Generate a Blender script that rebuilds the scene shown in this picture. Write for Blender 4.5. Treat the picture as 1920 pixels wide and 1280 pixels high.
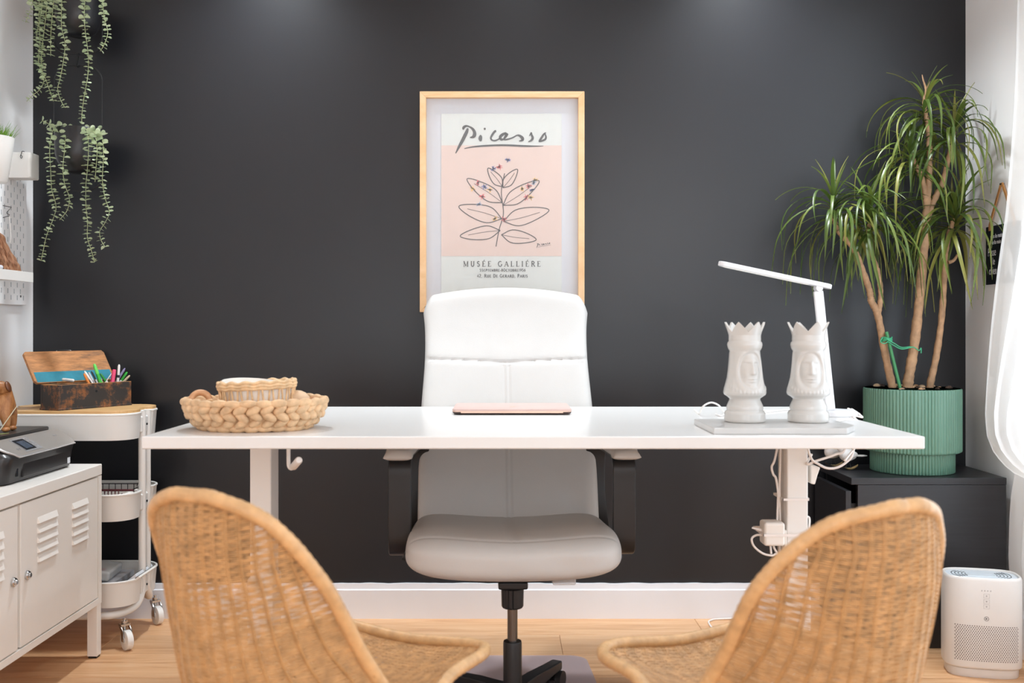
import bpy, bmesh, math, random
from math import sin, cos, pi, radians, sqrt, atan2, exp
from mathutils import Vector, Matrix, Quaternion

for o in list(bpy.data.objects):
    bpy.data.objects.remove(o)
SC = bpy.context.scene
COL = SC.collection
RND = random.Random(7)

# ------------------------------------------------------------------ camera
FPX = 35 / 36 * 1920
VPX, VPY, EYE = 950.0, 620.0, 0.95
cam = bpy.data.cameras.new('camera')
cam.lens = 35
cam.sensor_width = 36
cam.shift_x = (960 - VPX) / 1920
cam.shift_y = (VPY - 640) / 1920
cam.clip_start = 0.05
cam.dof.use_dof = True
cam.dof.focus_distance = 2.95
cam.dof.aperture_fstop = 4.5
camo = bpy.data.objects.new('camera', cam)
camo.location = (0, 0, EYE)
camo.rotation_euler = (pi / 2, 0, 0)
COL.objects.link(camo)
SC.camera = camo

# ------------------------------------------------------------------ room dimensions
XL, XR = -1.571, 1.522          # side walls
YB, YF = 3.302, -1.75           # wall behind the desk, wall behind the camera
ZC = 2.40

# ------------------------------------------------------------------ light and exposure
SC.view_settings.view_transform = 'Standard'
SC.view_settings.look = 'None'
SC.view_settings.gamma = 1.0
SC.view_settings.exposure = -0.10
SC.view_settings.use_curve_mapping = False
SC.cycles.use_denoising = True
SC.cycles.max_bounces = 16
SC.cycles.diffuse_bounces = 14
SC.cycles.sample_clamp_indirect = 6.0
SC.cycles.caustics_reflective = False
SC.cycles.caustics_refractive = False

world = bpy.data.worlds.new('daylight')
SC.world = world
world.use_nodes = True
world.node_tree.nodes['Background'].inputs['Color'].default_value = (0.74, 0.87, 1.0, 1)
world.node_tree.nodes['Background'].inputs['Strength'].default_value = 1.65


def area(name, loc, target, sx, sy, power, color):
    l = bpy.data.lights.new(name, 'AREA')
    l.shape = 'RECTANGLE'
    l.size, l.size_y = sx, sy
    l.energy = power
    l.color = color
    o = bpy.data.objects.new(name, l)
    o.location = loc
    o.rotation_euler = (Vector(target) - Vector(loc)).to_track_quat('-Z', 'Y').to_euler()
    COL.objects.link(o)
    return o


# daylight coming through the tall window in the right wall (its far end behind the sheer curtain) and windows behind the camera; the wide low one is added fill
area('window_daylight', (XR - 0.01, 0.95, 1.05), (0, 1.0, 0.85), 1.8, 1.7, 7, (0.84, 0.92, 1.0))
area('window_daylight', (XR - 0.01, 2.28, 1.25), (0, 2.4, 1.15), 0.78, 2.0, 17, (0.80, 0.90, 1.0))
area('rear_daylight_or_fill', (0, YF + 0.02, 0.80), (0, 2, 0.72), 2.8, 0.90, 24, (0.94, 0.97, 1.0))  # added wide low source, frontal fill reaching under the desk
area('rear_daylight_or_fill', (1.18, YF + 0.02, 1.80), (1.0, 2, 1.5), 0.5, 0.8, 17, (0.94, 0.97, 1.0))


def downlight_or_fill(x, y, power, spread=120, color=(1.0, 0.97, 0.93)):
    l = bpy.data.lights.new('downlight_or_fill', 'SPOT')
    l.energy = power
    l.color = color
    l.spot_size = radians(spread)
    l.spot_blend = 1.0
    l.shadow_soft_size = 0.06
    o = bpy.data.objects.new('downlight_or_fill', l)
    o.location = (x, y, ZC - 0.02)
    COL.objects.link(o)


# three ceiling spots close to the dark wall, narrow extra spots and two rows towards the camera are added fill
for dx, pw in ((-0.80, 100), (0.02, 18), (0.80, 100)):
    downlight_or_fill(dx, 3.03, pw, 120, (0.90, 0.96, 1.0))
    downlight_or_fill(dx, 3.09, 18, 56, (0.90, 0.96, 1.0))  # added narrow spot to brighten the floor strip and skirting
for dy in (1.3, -0.3):
    for dx in (-0.80, 0.02, 0.84):
        downlight_or_fill(dx, dy, 6, 150)  # added unseen spots, overall ceiling fill


# ------------------------------------------------------------------ helpers
def at(px, py, Y):
    """a pixel of the 1920x1280 photograph at distance Y from the camera"""
    return Vector(((px - VPX) * Y / FPX, Y, EYE - (py - VPY) * Y / FPX))


def on_x(px, py, X):
    """the same on the plane x = X"""
    Y = X * FPX / (px - VPX)
    return Vector((X, Y, EYE - (py - VPY) * Y / FPX))


FRAME = {}


def frame_of(o):
    m = Matrix.Identity(4)
    while o is not None:
        if o.name in FRAME:
            m = FRAME[o.name] @ m
        o = o.parent
    return m


def tag(o, label=None, cat=None, group=None, kind=None):
    if label:
        o['label'] = label
    if cat:
        o['category'] = cat
    if group:
        o['group'] = group
    if kind:
        o['kind'] = kind
    return o


def thing(name, loc, label, cat, rotz=0.0, group=None):
    o = bpy.data.objects.new(name, None)
    o.empty_display_size = 0.05
    o.location = loc
    o.rotation_euler = (0, 0, rotz)
    COL.objects.link(o)
    FRAME[o.name] = Matrix.Translation(Vector(loc)) @ Matrix.Rotation(rotz, 4, 'Z')
    return tag(o, label, cat, group)


def spline(P, n=8, closed=False):
    """Catmull-Rom through points (any dimension)"""
    P = [tuple(p) for p in P]
    N = len(P)
    out = []
    segs = N if closed else N - 1
    for i in range(segs):
        if closed:
            a, b, c, d = P[i - 1], P[i], P[(i + 1) % N], P[(i + 2) % N]
        else:
            b, c = P[i], P[i + 1]
            a = P[i - 1] if i > 0 else tuple(2 * x - y for x, y in zip(b, c))
            d = P[i + 2] if i + 2 < N else tuple(2 * y - x for x, y in zip(b, c))
        for k in range(n):
            t = k / n
            out.append(tuple(0.5 * (2 * b_ + (c_ - a_) * t + (2 * a_ - 5 * b_ + 4 * c_ - d_) * t * t
                                    + (3 * b_ - a_ - 3 * c_ + d_) * t ** 3)
                             for a_, b_, c_, d_ in zip(a, b, c, d)))
    if not closed:
        out.append(P[-1])
    return out


class G:
    """collects geometry for ONE mesh object"""

    def __init__(self):
        self.v, self.f, self.m = [], [], []
        self.cur = 0

    def add(self, vs, fs):
        b = len(self.v)
        self.v += [Vector(p) for p in vs]
        for f in fs:
            self.f.append([b + i for i in f])
            self.m.append(self.cur)
        return self

    def box(self, c, s, rot=None):
        c = Vector(c)
        h = [x / 2 for x in s]
        vs = []
        for z in (-1, 1):
            for y in (-1, 1):
                for x in (-1, 1):
                    p = Vector((x * h[0], y * h[1], z * h[2]))
                    if rot is not None:
                        p = rot @ p
                    vs.append(c + p)
        return self.add(vs, [(0, 2, 3, 1), (4, 5, 7, 6), (0, 1, 5, 4), (2, 6, 7, 3), (0, 4, 6, 2), (1, 3, 7, 5)])

    def span(self, a, b):
        return self.box([(x + y) / 2 for x, y in zip(a, b)], [abs(y - x) for x, y in zip(a, b)])

    def prism(self, poly, h0, h1, axis='z'):
        """polygon (2-D) extruded along an axis"""
        def P(p, h):
            if axis == 'z':
                return (p[0], p[1], h)
            if axis == 'y':
                return (p[0], h, p[1])
            return (h, p[0], p[1])
        n = len(poly)
        vs = [P(p, h0) for p in poly] + [P(p, h1) for p in poly]
        fs = [tuple(range(n))[::-1], tuple(range(n, 2 * n))]
        fs += [(i, (i + 1) % n, n + (i + 1) % n, n + i) for i in range(n)]
        return self.add(vs, fs)

    def tube(self, path, r, n=8, closed=False, cap=True, flat=1.0, up=None):
        P = [Vector(p) for p in path]
        N = len(P)
        rr = r if isinstance(r, (list, tuple)) else [r] * N
        # parallel transport
        T = []
        for i in range(N):
            if closed:
                t = P[(i + 1) % N] - P[i - 1]
            else:
                t = P[min(i + 1, N - 1)] - P[max(i - 1, 0)]
            if t.length < 1e-9:
                t = Vector((0, 0, 1))
            T.append(t.normalized())
        a = Vector(up) if up is not None else (Vector((0, 0, 1)) if abs(T[0].z) < 0.9 else Vector((1, 0, 0)))
        nrm = (a - T[0] * a.dot(T[0])).normalized()
        b = len(self.v)
        for i in range(N):
            if up is not None:
                nrm = (a - T[i] * a.dot(T[i])).normalized()
            elif i:
                nrm = (nrm - T[i] * nrm.dot(T[i]))
                nrm = nrm.normalized() if nrm.length > 1e-6 else Vector((1, 0, 0))
            bi = T[i].cross(nrm)
            for k in range(n):
                A = 2 * pi * k / n
                self.v.append(P[i] + nrm * (cos(A) * rr[i] * flat) + bi * (sin(A) * rr[i]))
        for i in range(N if closed else N - 1):
            j = (i + 1) % N
            for k in range(n):
                l = (k + 1) % n
                self.f.append([b + i * n + k, b + i * n + l, b + j * n + l, b + j * n + k])
                self.m.append(self.cur)
        if cap and not closed:
            self.f.append([b + k for k in range(n)][::-1])
            self.f.append([b + (N - 1) * n + k for k in range(n)])
            self.m += [self.cur] * 2
        return self

    def cyl(self, p0, p1, r0, r1=None, n=20, cap=True):
        return self.tube([p0, p1], [r0, r0 if r1 is None else r1], n, cap=cap)

    def sweep(self, path, w, t, side):
        """rectangular band: w along 'side', t across"""
        P = [Vector(p) for p in path]
        s = Vector(side).normalized()
        b = len(self.v)
        N = len(P)
        for i in range(N):
            T = (P[min(i + 1, N - 1)] - P[max(i - 1, 0)]).normalized()
            nr = T.cross(s).normalized()
            for a, c in ((-1, -1), (1, -1), (1, 1), (-1, 1)):
                self.v.append(P[i] + s * (a * w / 2) + nr * (c * t / 2))
        for i in range(N - 1):
            for k in range(4):
                l = (k + 1) % 4
                self.f.append([b + i * 4 + k, b + i * 4 + l, b + i * 4 + 4 + l, b + i * 4 + 4 + k])
                self.m.append(self.cur)
        self.f.append([b + 3, b + 2, b + 1, b])
        self.f.append([b + (N - 1) * 4 + k for k in range(4)])
        self.m += [self.cur] * 2
        return self

    def lathe(self, prof, c=(0, 0, 0), n=32, sx=1.0, sy=1.0, fn=None):
        """profile [(r, z)...] turned about z"""
        c = Vector(c)
        b = len(self.v)
        N = len(prof)
        for (r, z) in prof:
            for k in range(n):
                A = 2 * pi * k / n
                p = Vector((r * cos(A) * sx, r * sin(A) * sy, z))
                if fn:
                    p = fn(p, A, r, z)
                self.v.append(c + p)
        for i in range(N - 1):
            for k in range(n):
                l = (k + 1) % n
                self.f.append([b + i * n + k, b + i * n + l, b + (i + 1) * n + l, b + (i + 1) * n + k])
                self.m.append(self.cur)
        if prof[0][0] > 1e-6:
            self.f.append([b + k for k in range(n)][::-1])
            self.m.append(self.cur)
        if prof[-1][0] > 1e-6:
            self.f.append([b + (N - 1) * n + k for k in range(n)])
            self.m.append(self.cur)
        return self

    def ball(self, c, r, n=12, m=8, rot=None):
        """ellipsoid; r may be a 3-tuple"""
        if not isinstance(r, (tuple, list)):
            r = (r, r, r)
        c = Vector(c)
        b = len(self.v)
        for i in range(m + 1):
            th = pi * i / m
            for k in range(n):
                A = 2 * pi * k / n
                p = Vector((r[0] * sin(th) * cos(A), r[1] * sin(th) * sin(A), r[2] * cos(th)))
                if rot is not None:
                    p = rot @ p
                self.v.append(c + p)
        for i in range(m):
            for k in range(n):
                l = (k + 1) % n
                self.f.append([b + i * n + k, b + (i + 1) * n + k, b + (i + 1) * n + l, b + i * n + l])
                self.m.append(self.cur)
        return self

    def grid(self, fn, nu, nv, wrap_u=False, flip=False):
        b = len(self.v)
        for j in range(nv + 1):
            for i in range(nu + (0 if wrap_u else 1)):
                self.v.append(Vector(fn(i / nu, j / nv)))
        W = nu if wrap_u else nu + 1
        for j in range(nv):
            for i in range(nu):
                k = (i + 1) % W
                q = [b + j * W + i, b + j * W + k, b + (j + 1) * W + k, b + (j + 1) * W + i]
                self.f.append(q[::-1] if flip else q)
                self.m.append(self.cur)
        return self

    def ribbon(self, pts, h, plane, depth=0.0):
        """flat printed stroke: pts [(a, b, width)...] in a plane given by plane(a, b, lift)"""
        n = len(pts)
        L, R = [], []
        for i in range(n):
            a, b = pts[max(i - 1, 0)], pts[min(i + 1, n - 1)]
            dx, dy = b[0] - a[0], b[1] - a[1]
            d = sqrt(dx * dx + dy * dy) or 1e-9
            w = pts[i][2] / 2
            L.append((pts[i][0] - dy / d * w, pts[i][1] + dx / d * w))
            R.append((pts[i][0] + dy / d * w, pts[i][1] - dx / d * w))
        b0 = len(self.v)
        for l, r in zip(L, R):
            self.v.append(Vector(plane(l[0], l[1], h)))
            self.v.append(Vector(plane(r[0], r[1], h)))
        for i in range(n - 1):
            self.f.append([b0 + 2 * i, b0 + 2 * i + 1, b0 + 2 * i + 3, b0 + 2 * i + 2])
            self.m.append(self.cur)
        return self

    def mesh(self, name, mats, smooth=40, M=None, weld=False):
        me = bpy.data.meshes.new(name)
        vs = self.v if M is None else [M @ p for p in self.v]
        me.from_pydata([tuple(p) for p in vs], [], self.f)
        mats = mats if isinstance(mats, (list, tuple)) else [mats]
        for m in mats:
            me.materials.append(m)
        if len(mats) > 1:
            me.polygons.foreach_set('material_index', self.m)
        if weld:
            bm = bmesh.new()
            bm.from_mesh(me)
            bmesh.ops.remove_doubles(bm, verts=bm.verts, dist=1e-5)
            bmesh.ops.recalc_face_normals(bm, faces=bm.faces)
            bm.to_mesh(me)
            bm.free()
        me.update()
        if smooth:
            me.polygons.foreach_set('use_smooth', [True] * len(me.polygons))
            me.set_sharp_from_angle(angle=radians(smooth))
        return me

    def build(self, name, mats, parent=None, origin=None, smooth=40, bevel=0, seg=2, weld=False, kind=None, label=None, local=False):
        if parent is not None:
            M = None if local else frame_of(parent).inverted()
            loc = (0, 0, 0)
        else:
            if origin is None:
                lo = [min(p[i] for p in self.v) for i in range(3)]
                hi = [max(p[i] for p in self.v) for i in range(3)]
                origin = ((lo[0] + hi[0]) / 2, (lo[1] + hi[1]) / 2, lo[2])
            M = Matrix.Translation(-Vector(origin))
            loc = origin
        me = self.mesh(name, mats, 0 if bevel else smooth, M, weld)
        o = bpy.data.objects.new(name, me)
        COL.objects.link(o)
        o.location = loc
        if parent is not None:
            o.parent = parent
        else:
            FRAME[o.name] = Matrix.Translation(Vector(loc))
        if bevel:
            me.polygons.foreach_set('use_smooth', [True] * len(me.polygons))
            b = o.modifiers.new('bevel', 'BEVEL')
            b.width = bevel
            b.segments = seg
            b.limit_method = 'ANGLE'
            b.angle_limit = radians(40)
            b.harden_normals = True
        if kind:
            o['kind'] = kind
        if label:
            o['label'] = label
        return o


# ------------------------------------------------------------------ materials
def srgb(h):
    h = h.lstrip('#')
    c = [int(h[i:i + 2], 16) / 255 for i in (0, 2, 4)]
    return tuple(x / 12.92 if x <= 0.04045 else ((x + 0.055) / 1.055) ** 2.4 for x in c) + (1,)


def nodes(name):
    m = bpy.data.materials.new(name)
    m.use_nodes = True
    nt = m.node_tree
    return m, nt, nt.nodes['Principled BSDF']


def N(nt, kind, **kw):
    n = nt.nodes.new(kind)
    for k, v in kw.items():
        if k in n.inputs:
            n.inputs[k].default_value = v
        else:
            setattr(n, k, v)
    return n


def coords(nt, scale=(1, 1, 1), kind='Object', rot=(0, 0, 0)):
    tc = N(nt, 'ShaderNodeTexCoord')
    mp = N(nt, 'ShaderNodeMapping')
    mp.inputs['Scale'].default_value = scale
    mp.inputs['Rotation'].default_value = rot
    nt.links.new(tc.outputs[kind], mp.inputs['Vector'])
    return mp.outputs['Vector']


def plain(name, col, rough=0.5, metal=0.0, var=0.06, scale=20, bump=0.0, bscale=None, spec=0.5, coat=0.0, sheen=0.0):
    """one colour with a little procedural mottling and relief"""
    m, nt, bs = nodes(name)
    c = srgb(col) if isinstance(col, str) else col
    v = coords(nt)
    nz = N(nt, 'ShaderNodeTexNoise', Scale=scale, Detail=4.0)
    nt.links.new(v, nz.inputs['Vector'])
    rp = N(nt, 'ShaderNodeValToRGB')
    rp.color_ramp.elements[0].position = 0.3
    rp.color_ramp.elements[1].position = 0.7
    rp.color_ramp.elements[0].color = tuple(x * (1 - var) for x in c[:3]) + (1,)
    rp.color_ramp.elements[1].color = tuple(min(1, x * (1 + var)) for x in c[:3]) + (1,)
    nt.links.new(nz.outputs['Fac'], rp.inputs['Fac'])
    nt.links.new(rp.outputs['Color'], bs.inputs['Base Color'])
    bs.inputs['Roughness'].default_value = rough
    bs.inputs['Metallic'].default_value = metal
    bs.inputs['Specular IOR Level'].default_value = spec
    bs.inputs['Coat Weight'].default_value = coat
    bs.inputs['Sheen Weight'].default_value = sheen
    if bump:
        n2 = N(nt, 'ShaderNodeTexNoise', Scale=bscale or scale * 4, Detail=3.0)
        nt.links.new(v, n2.inputs['Vector'])
        b = N(nt, 'ShaderNodeBump', Strength=bump, Distance=0.002)
        nt.links.new(n2.outputs['Fac'], b.inputs['Height'])
        nt.links.new(b.outputs['Normal'], bs.inputs['Normal'])
    return m


def wood(name, stops, grain=(1, 14, 14), scale=3.0, rough=0.45, rot=(0, 0, 0), rand=0.0, bump=0.15, kind='Object'):
    m, nt, bs = nodes(name)
    v = coords(nt, grain, kind, rot)
    nz = N(nt, 'ShaderNodeTexNoise', Scale=scale, Detail=8.0, Roughness=0.6, Distortion=0.8)
    if rand:
        oi = N(nt, 'ShaderNodeObjectInfo')
        ad = N(nt, 'ShaderNodeVectorMath', operation='ADD')
        ml = N(nt, 'ShaderNodeMath', operation='MULTIPLY')
        ml.inputs[1].default_value = 37.0
        nt.links.new(oi.outputs['Random'], ml.inputs[0])
        nt.links.new(v, ad.inputs[0])
        nt.links.new(ml.outputs[0], ad.inputs[1])
        v = ad.outputs[0]
    nt.links.new(v, nz.inputs['Vector'])
    rp = N(nt, 'ShaderNodeValToRGB')
    el = rp.color_ramp.elements
    while len(el) < len(stops):
        el.new(0.5)
    for e, (p, c) in zip(el, stops):
        e.position = p
        e.color = srgb(c)
    nt.links.new(nz.outputs['Fac'], rp.inputs['Fac'])
    out = rp.outputs['Color']
    if rand:
        mx = N(nt, 'ShaderNodeHueSaturation')
        mr = N(nt, 'ShaderNodeMapRange')
        mr.inputs['To Min'].default_value = 1 - rand
        mr.inputs['To Max'].default_value = 1 + rand
        nt.links.new(oi.outputs['Random'], mr.inputs['Value'])
        nt.links.new(mr.outputs[0], mx.inputs['Value'])
        nt.links.new(out, mx.inputs['Color'])
        out = mx.outputs['Color']
    nt.links.new(out, bs.inputs['Base Color'])
    bs.inputs['Roughness'].default_value = rough
    b = N(nt, 'ShaderNodeBump', Strength=bump, Distance=0.001)
    nt.links.new(nz.outputs['Fac'], b.inputs['Height'])
    nt.links.new(b.outputs['Normal'], bs.inputs['Normal'])
    return m


def sheer(name, col, transp, transl):
    m, nt, bs = nodes(name)
    out = nt.nodes['Material Output']
    c = srgb(col)
    v = coords(nt, (300, 300, 300))
    nz = N(nt, 'ShaderNodeTexNoise', Scale=1.0, Detail=1.0)
    nt.links.new(v, nz.inputs['Vector'])
    tr = N(nt, 'ShaderNodeBsdfTranslucent', Color=c)
    tp = N(nt, 'ShaderNodeBsdfTransparent')
    bs.inputs['Base Color'].default_value = c
    bs.inputs['Roughness'].default_value = 0.9
    b = N(nt, 'ShaderNodeBump', Strength=0.2, Distance=0.001)
    nt.links.new(nz.outputs['Fac'], b.inputs['Height'])
    nt.links.new(b.outputs['Normal'], bs.inputs['Normal'])
    m1 = N(nt, 'ShaderNodeMixShader', Fac=transl)
    m2 = N(nt, 'ShaderNodeMixShader', Fac=transp)
    nt.links.new(bs.outputs[0], m1.inputs[1])
    nt.links.new(tr.outputs[0], m1.inputs[2])
    nt.links.new(m1.outputs[0], m2.inputs[1])
    nt.links.new(tp.outputs[0], m2.inputs[2])
    nt.links.new(m2.outputs[0], out.inputs['Surface'])
    return m


def leaf_mat(name, stops, scale=6.0, rough=0.45, kind='Object', transl=0.25):
    """leaf colour mottled along the blade and varied from leaf to leaf"""
    m, nt, bs = nodes(name)
    out = nt.nodes['Material Output']
    oi = N(nt, 'ShaderNodeObjectInfo')
    v = coords(nt, (1, 1, 1), kind)
    nz = N(nt, 'ShaderNodeTexNoise', Scale=scale, Detail=2.0)
    nt.links.new(v, nz.inputs['Vector'])
    ad = N(nt, 'ShaderNodeMath', operation='ADD')
    mu = N(nt, 'ShaderNodeMath', operation='MULTIPLY')
    mu.inputs[1].default_value = 0.55
    nt.links.new(oi.outputs['Random'], mu.inputs[0])
    mu2 = N(nt, 'ShaderNodeMath', operation='MULTIPLY')
    mu2.inputs[1].default_value = 0.45
    nt.links.new(nz.outputs['Fac'], mu2.inputs[0])
    nt.links.new(mu.outputs[0], ad.inputs[0])
    nt.links.new(mu2.outputs[0], ad.inputs[1])
    rp = N(nt, 'ShaderNodeValToRGB')
    el = rp.color_ramp.elements
    while len(el) < len(stops):
        el.new(0.5)
    for e, (p, c) in zip(el, stops):
        e.position = p
        e.color = srgb(c)
    nt.links.new(ad.outputs[0], rp.inputs['Fac'])
    nt.links.new(rp.outputs['Color'], bs.inputs['Base Color'])
    bs.inputs['Roughness'].default_value = rough
    tr = N(nt, 'ShaderNodeBsdfTranslucent')
    nt.links.new(rp.outputs['Color'], tr.inputs['Color'])
    mx = N(nt, 'ShaderNodeMixShader', Fac=transl)
    nt.links.new(bs.outputs[0], mx.inputs[1])
    nt.links.new(tr.outputs[0], mx.inputs[2])
    nt.links.new(mx.outputs[0], out.inputs['Surface'])
    return m


def worn(name, base, dark, amount=0.5, scale=9.0, rough=0.7, stretch=(1, 1, 1)):
    """bare wood under worn dark paint"""
    m, nt, bs = nodes(name)
    v = coords(nt, stretch)
    n1 = N(nt, 'ShaderNodeTexNoise', Scale=scale * 1.6, Detail=10.0, Roughness=0.72)
    n2 = N(nt, 'ShaderNodeTexNoise', Scale=scale * 9, Detail=6.0, Roughness=0.7)
    nt.links.new(v, n1.inputs['Vector'])
    nt.links.new(v, n2.inputs['Vector'])
    r1 = N(nt, 'ShaderNodeValToRGB')
    r1.color_ramp.elements[0].position = amount - 0.06
    r1.color_ramp.elements[1].position = amount + 0.06
    nt.links.new(n1.outputs['Fac'], r1.inputs['Fac'])
    r2 = N(nt, 'ShaderNodeValToRGB')
    r2.color_ramp.elements[0].position = 0.35
    r2.color_ramp.elements[1].position = 0.65
    c = srgb(base)
    r2.color_ramp.elements[0].color = tuple(x * 0.55 for x in c[:3]) + (1,)
    r2.color_ramp.elements[1].color = c
    nt.links.new(n2.outputs['Fac'], r2.inputs['Fac'])
    mx = N(nt, 'ShaderNodeMix', data_type='RGBA')
    nt.links.new(r1.outputs['Color'], mx.inputs[0])
    nt.links.new(r2.outputs['Color'], mx.inputs[6])
    mx.inputs[7].default_value = srgb(dark)
    nt.links.new(mx.outputs[2], bs.inputs['Base Color'])
    bs.inputs['Roughness'].default_value = rough
    b = N(nt, 'ShaderNodeBump', Strength=0.3, Distance=0.001)
    nt.links.new(n2.outputs['Fac'], b.inputs['Height'])
    nt.links.new(b.outputs['Normal'], bs.inputs['Normal'])
    return m


def clear(name, col, rough=0.1, transp=0.8, spec=0.5, tint=None):
    """thin clear plastic or glass that lets shadows through"""
    m, nt, bs = nodes(name)
    out = nt.nodes['Material Output']
    bs.inputs['Base Color'].default_value = srgb(col)
    bs.inputs['Roughness'].default_value = rough
    bs.inputs['Specular IOR Level'].default_value = spec
    v = coords(nt, (1, 1, 1))
    nz = N(nt, 'ShaderNodeTexNoise', Scale=40.0, Detail=2.0)
    nt.links.new(v, nz.inputs['Vector'])
    b = N(nt, 'ShaderNodeBump', Strength=0.02, Distance=0.001)
    nt.links.new(nz.outputs['Fac'], b.inputs['Height'])
    nt.links.new(b.outputs['Normal'], bs.inputs['Normal'])
    tp = N(nt, 'ShaderNodeBsdfTransparent', Color=srgb(tint or col))
    mx = N(nt, 'ShaderNodeMixShader', Fac=transp)
    nt.links.new(bs.outputs[0], mx.inputs[1])
    nt.links.new(tp.outputs[0], mx.inputs[2])
    nt.links.new(mx.outputs[0], out.inputs['Surface'])
    return m


M = {}
M['dark_wall'] = plain('anthracite_paint', '#18191d', 0.35, var=0.05, scale=1.6, bump=0.06, bscale=160, spec=0.45)
M['white_wall'] = plain('white_paint', '#f4f4f5', 0.6, var=0.02, scale=3, bump=0.05, bscale=150)
M['ceiling'] = plain('ceiling_paint', '#f2f2f0', 0.8, var=0.02, scale=3, bump=0.03)
M['skirting'] = plain('skirting_paint', '#ebeff6', 0.4, var=0.02, scale=5)
M['white_metal'] = plain('white_powder_coat', '#e2e1de', 0.42, var=0.015, scale=8)
M['locker'] = plain('locker_powder_coat', '#e8e5e0', 0.42, var=0.015, scale=8, bump=0.03, bscale=500)
M['desk_white'] = plain('white_laminate', '#dededd', 0.28, var=0.01, scale=5)
M['leather'] = plain('white_leather', '#c0bfbd', 0.42, var=0.015, scale=12, bump=0.12, bscale=420)
M['black_plastic'] = plain('black_plastic', '#1b1b1d', 0.4, var=0.08, scale=30, bump=0.05, bscale=300)
M['black_satin'] = plain('black_satin', '#161618', 0.35, var=0.08, scale=30)
M['black_metal'] = plain('black_metal', '#1a1a1c', 0.35, 0.2, var=0.08)
M['chrome'] = plain('chrome', '#c9c9c9', 0.18, 1.0, var=0.03)
M['steel'] = plain('gas_lift_steel', '#6f6a66', 0.25, 1.0, var=0.05)
M['oak_frame'] = wood('oak_frame', [(0.3, '#c79a6c'), (0.5, '#d9b185'), (0.72, '#e3c29c')], (1, 14, 1.2), 6, 0.5)
M['oak_frame_h'] = wood('oak_frame_rail', [(0.3, '#c79a6c'), (0.5, '#d9b185'), (0.72, '#e3c29c')], (1.2, 14, 14), 6, 0.5)
M['plank'] = wood('oak_plank', [(0.25, '#bd8a61'), (0.45, '#d2a276'), (0.6, '#dbaf85'), (0.8, '#e3bd95')], (1.2, 13, 5), 2.6, 0.42, rand=0.07, bump=0.06)
M['bamboo'] = wood('bamboo', [(0.3, '#c59a63'), (0.55, '#d6ad78'), (0.8, '#e0be90')], (2, 40, 10), 3, 0.45)
M['rattan'] = plain('rattan', '#bd9566', 0.5, var=0.22, scale=60, bump=0.3, bscale=300)
M['rattan_rim'] = plain('rattan_rim', '#c79f70', 0.42, var=0.16, scale=50, bump=0.35, bscale=260)
M['rattan_dark'] = plain('rattan_spoke', '#b48a59', 0.5, var=0.2, scale=60, bump=0.2, bscale=300)
M['straw'] = plain('water_hyacinth', '#d2b089', 0.6, var=0.22, scale=55, bump=0.4, bscale=240)
M['straw2'] = plain('pale_cane', '#d8b88f', 0.55, var=0.2, scale=70, bump=0.3, bscale=260)
M['paper'] = plain('white_paper', '#ecebe6', 0.8, var=0.02)
M['ceramic'] = plain('white_glazed_ceramic', '#c4c2be', 0.25, var=0.01, scale=4, coat=0.3)
M['lamp_white'] = plain('white_lamp_plastic', '#dcdde0', 0.3, var=0.01)
M['cable'] = plain('white_cable', '#e9e5e2', 0.45, var=0.02)
M['adapter'] = plain('white_adapter', '#e6e2dc', 0.4, var=0.02)
M['black_chest'] = wood('black_brown_foil', [(0.3, '#1e1e21'), (0.55, '#222226'), (0.8, '#27272b')], (1.2, 10, 18), 4, 0.4, bump=0.06)
M['planter'] = plain('sage_green_planter', '#628a78', 0.4, var=0.04, scale=8)
M['soil'] = plain('bark_soil', '#3a2a20', 0.9, var=0.5, scale=60, bump=0.9, bscale=120)
M['bark'] = plain('pale_bark', '#b08d6c', 0.75, var=0.25, scale=45, bump=0.5, bscale=200)
M['pebble'] = plain('pebble', '#b49a7c', 0.6, var=0.3, scale=60)
M['drac'] = leaf_mat('dracaena_leaf', [(0.05, '#35471f'), (0.35, '#4d6429'), (0.6, '#697a36'), (0.8, '#8a8742'), (0.97, '#a58a58')], 5.0, 0.38, transl=0.2)
M['euca'] = leaf_mat('eucalyptus_leaf', [(0.1, '#a3b48f'), (0.4, '#b8c7a2'), (0.7, '#c9d5b3'), (0.95, '#d6d8b4')], 30.0, 0.6, transl=0.25)
M['euca_stem'] = plain('eucalyptus_stem', '#a5ad84', 0.6, var=0.1)
M['grass'] = leaf_mat('artificial_grass', [(0.1, '#3f7412'), (0.5, '#6a9c24'), (0.9, '#93bd45')], 40.0, 0.4)
M['stake'] = plain('green_stake', '#3f8a58', 0.5, var=0.08, scale=60)
M['twine'] = plain('green_twine', '#46b083', 0.6, var=0.1, scale=90)
M['black_pot'] = plain('matte_black_pot', '#1c1c1f', 0.36, var=0.1, scale=10)
M['purifier'] = plain('white_purifier', '#cfccc9', 0.35, var=0.01)
M['purifier_top'] = plain('grey_purifier_grille', '#c4ccd3', 0.4, var=0.02)
M['slot'] = plain('dark_slot', '#3c3f42', 0.7, var=0.1)
M['hole'] = plain('pegboard_slot', '#b3b7bb', 0.8, var=0.05)
M['hole_dark'] = plain('purifier_hole', '#5f5654', 0.8, var=0.1)
M['grey_mark'] = plain('grey_print', '#a7a5a4', 0.6, var=0.02)
M['sheer'] = sheer('sheer_curtain', '#f6f5f3', 0.30, 0.62)
M['mat'] = clear('chair_mat_plastic', '#d6cbd0', 0.4, 0.58, 0.3, '#f6f2f4')
M['glass'] = clear('picture_glazing', '#ffffff', 0.02, 0.94, 0.5)
M['clear_bag'] = clear('clear_plastic', '#eef0f2', 0.15, 0.6, 0.6)
M['marble'] = plain('white_marble', '#c2c1bf', 0.3, var=0.05, scale=14)
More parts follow.
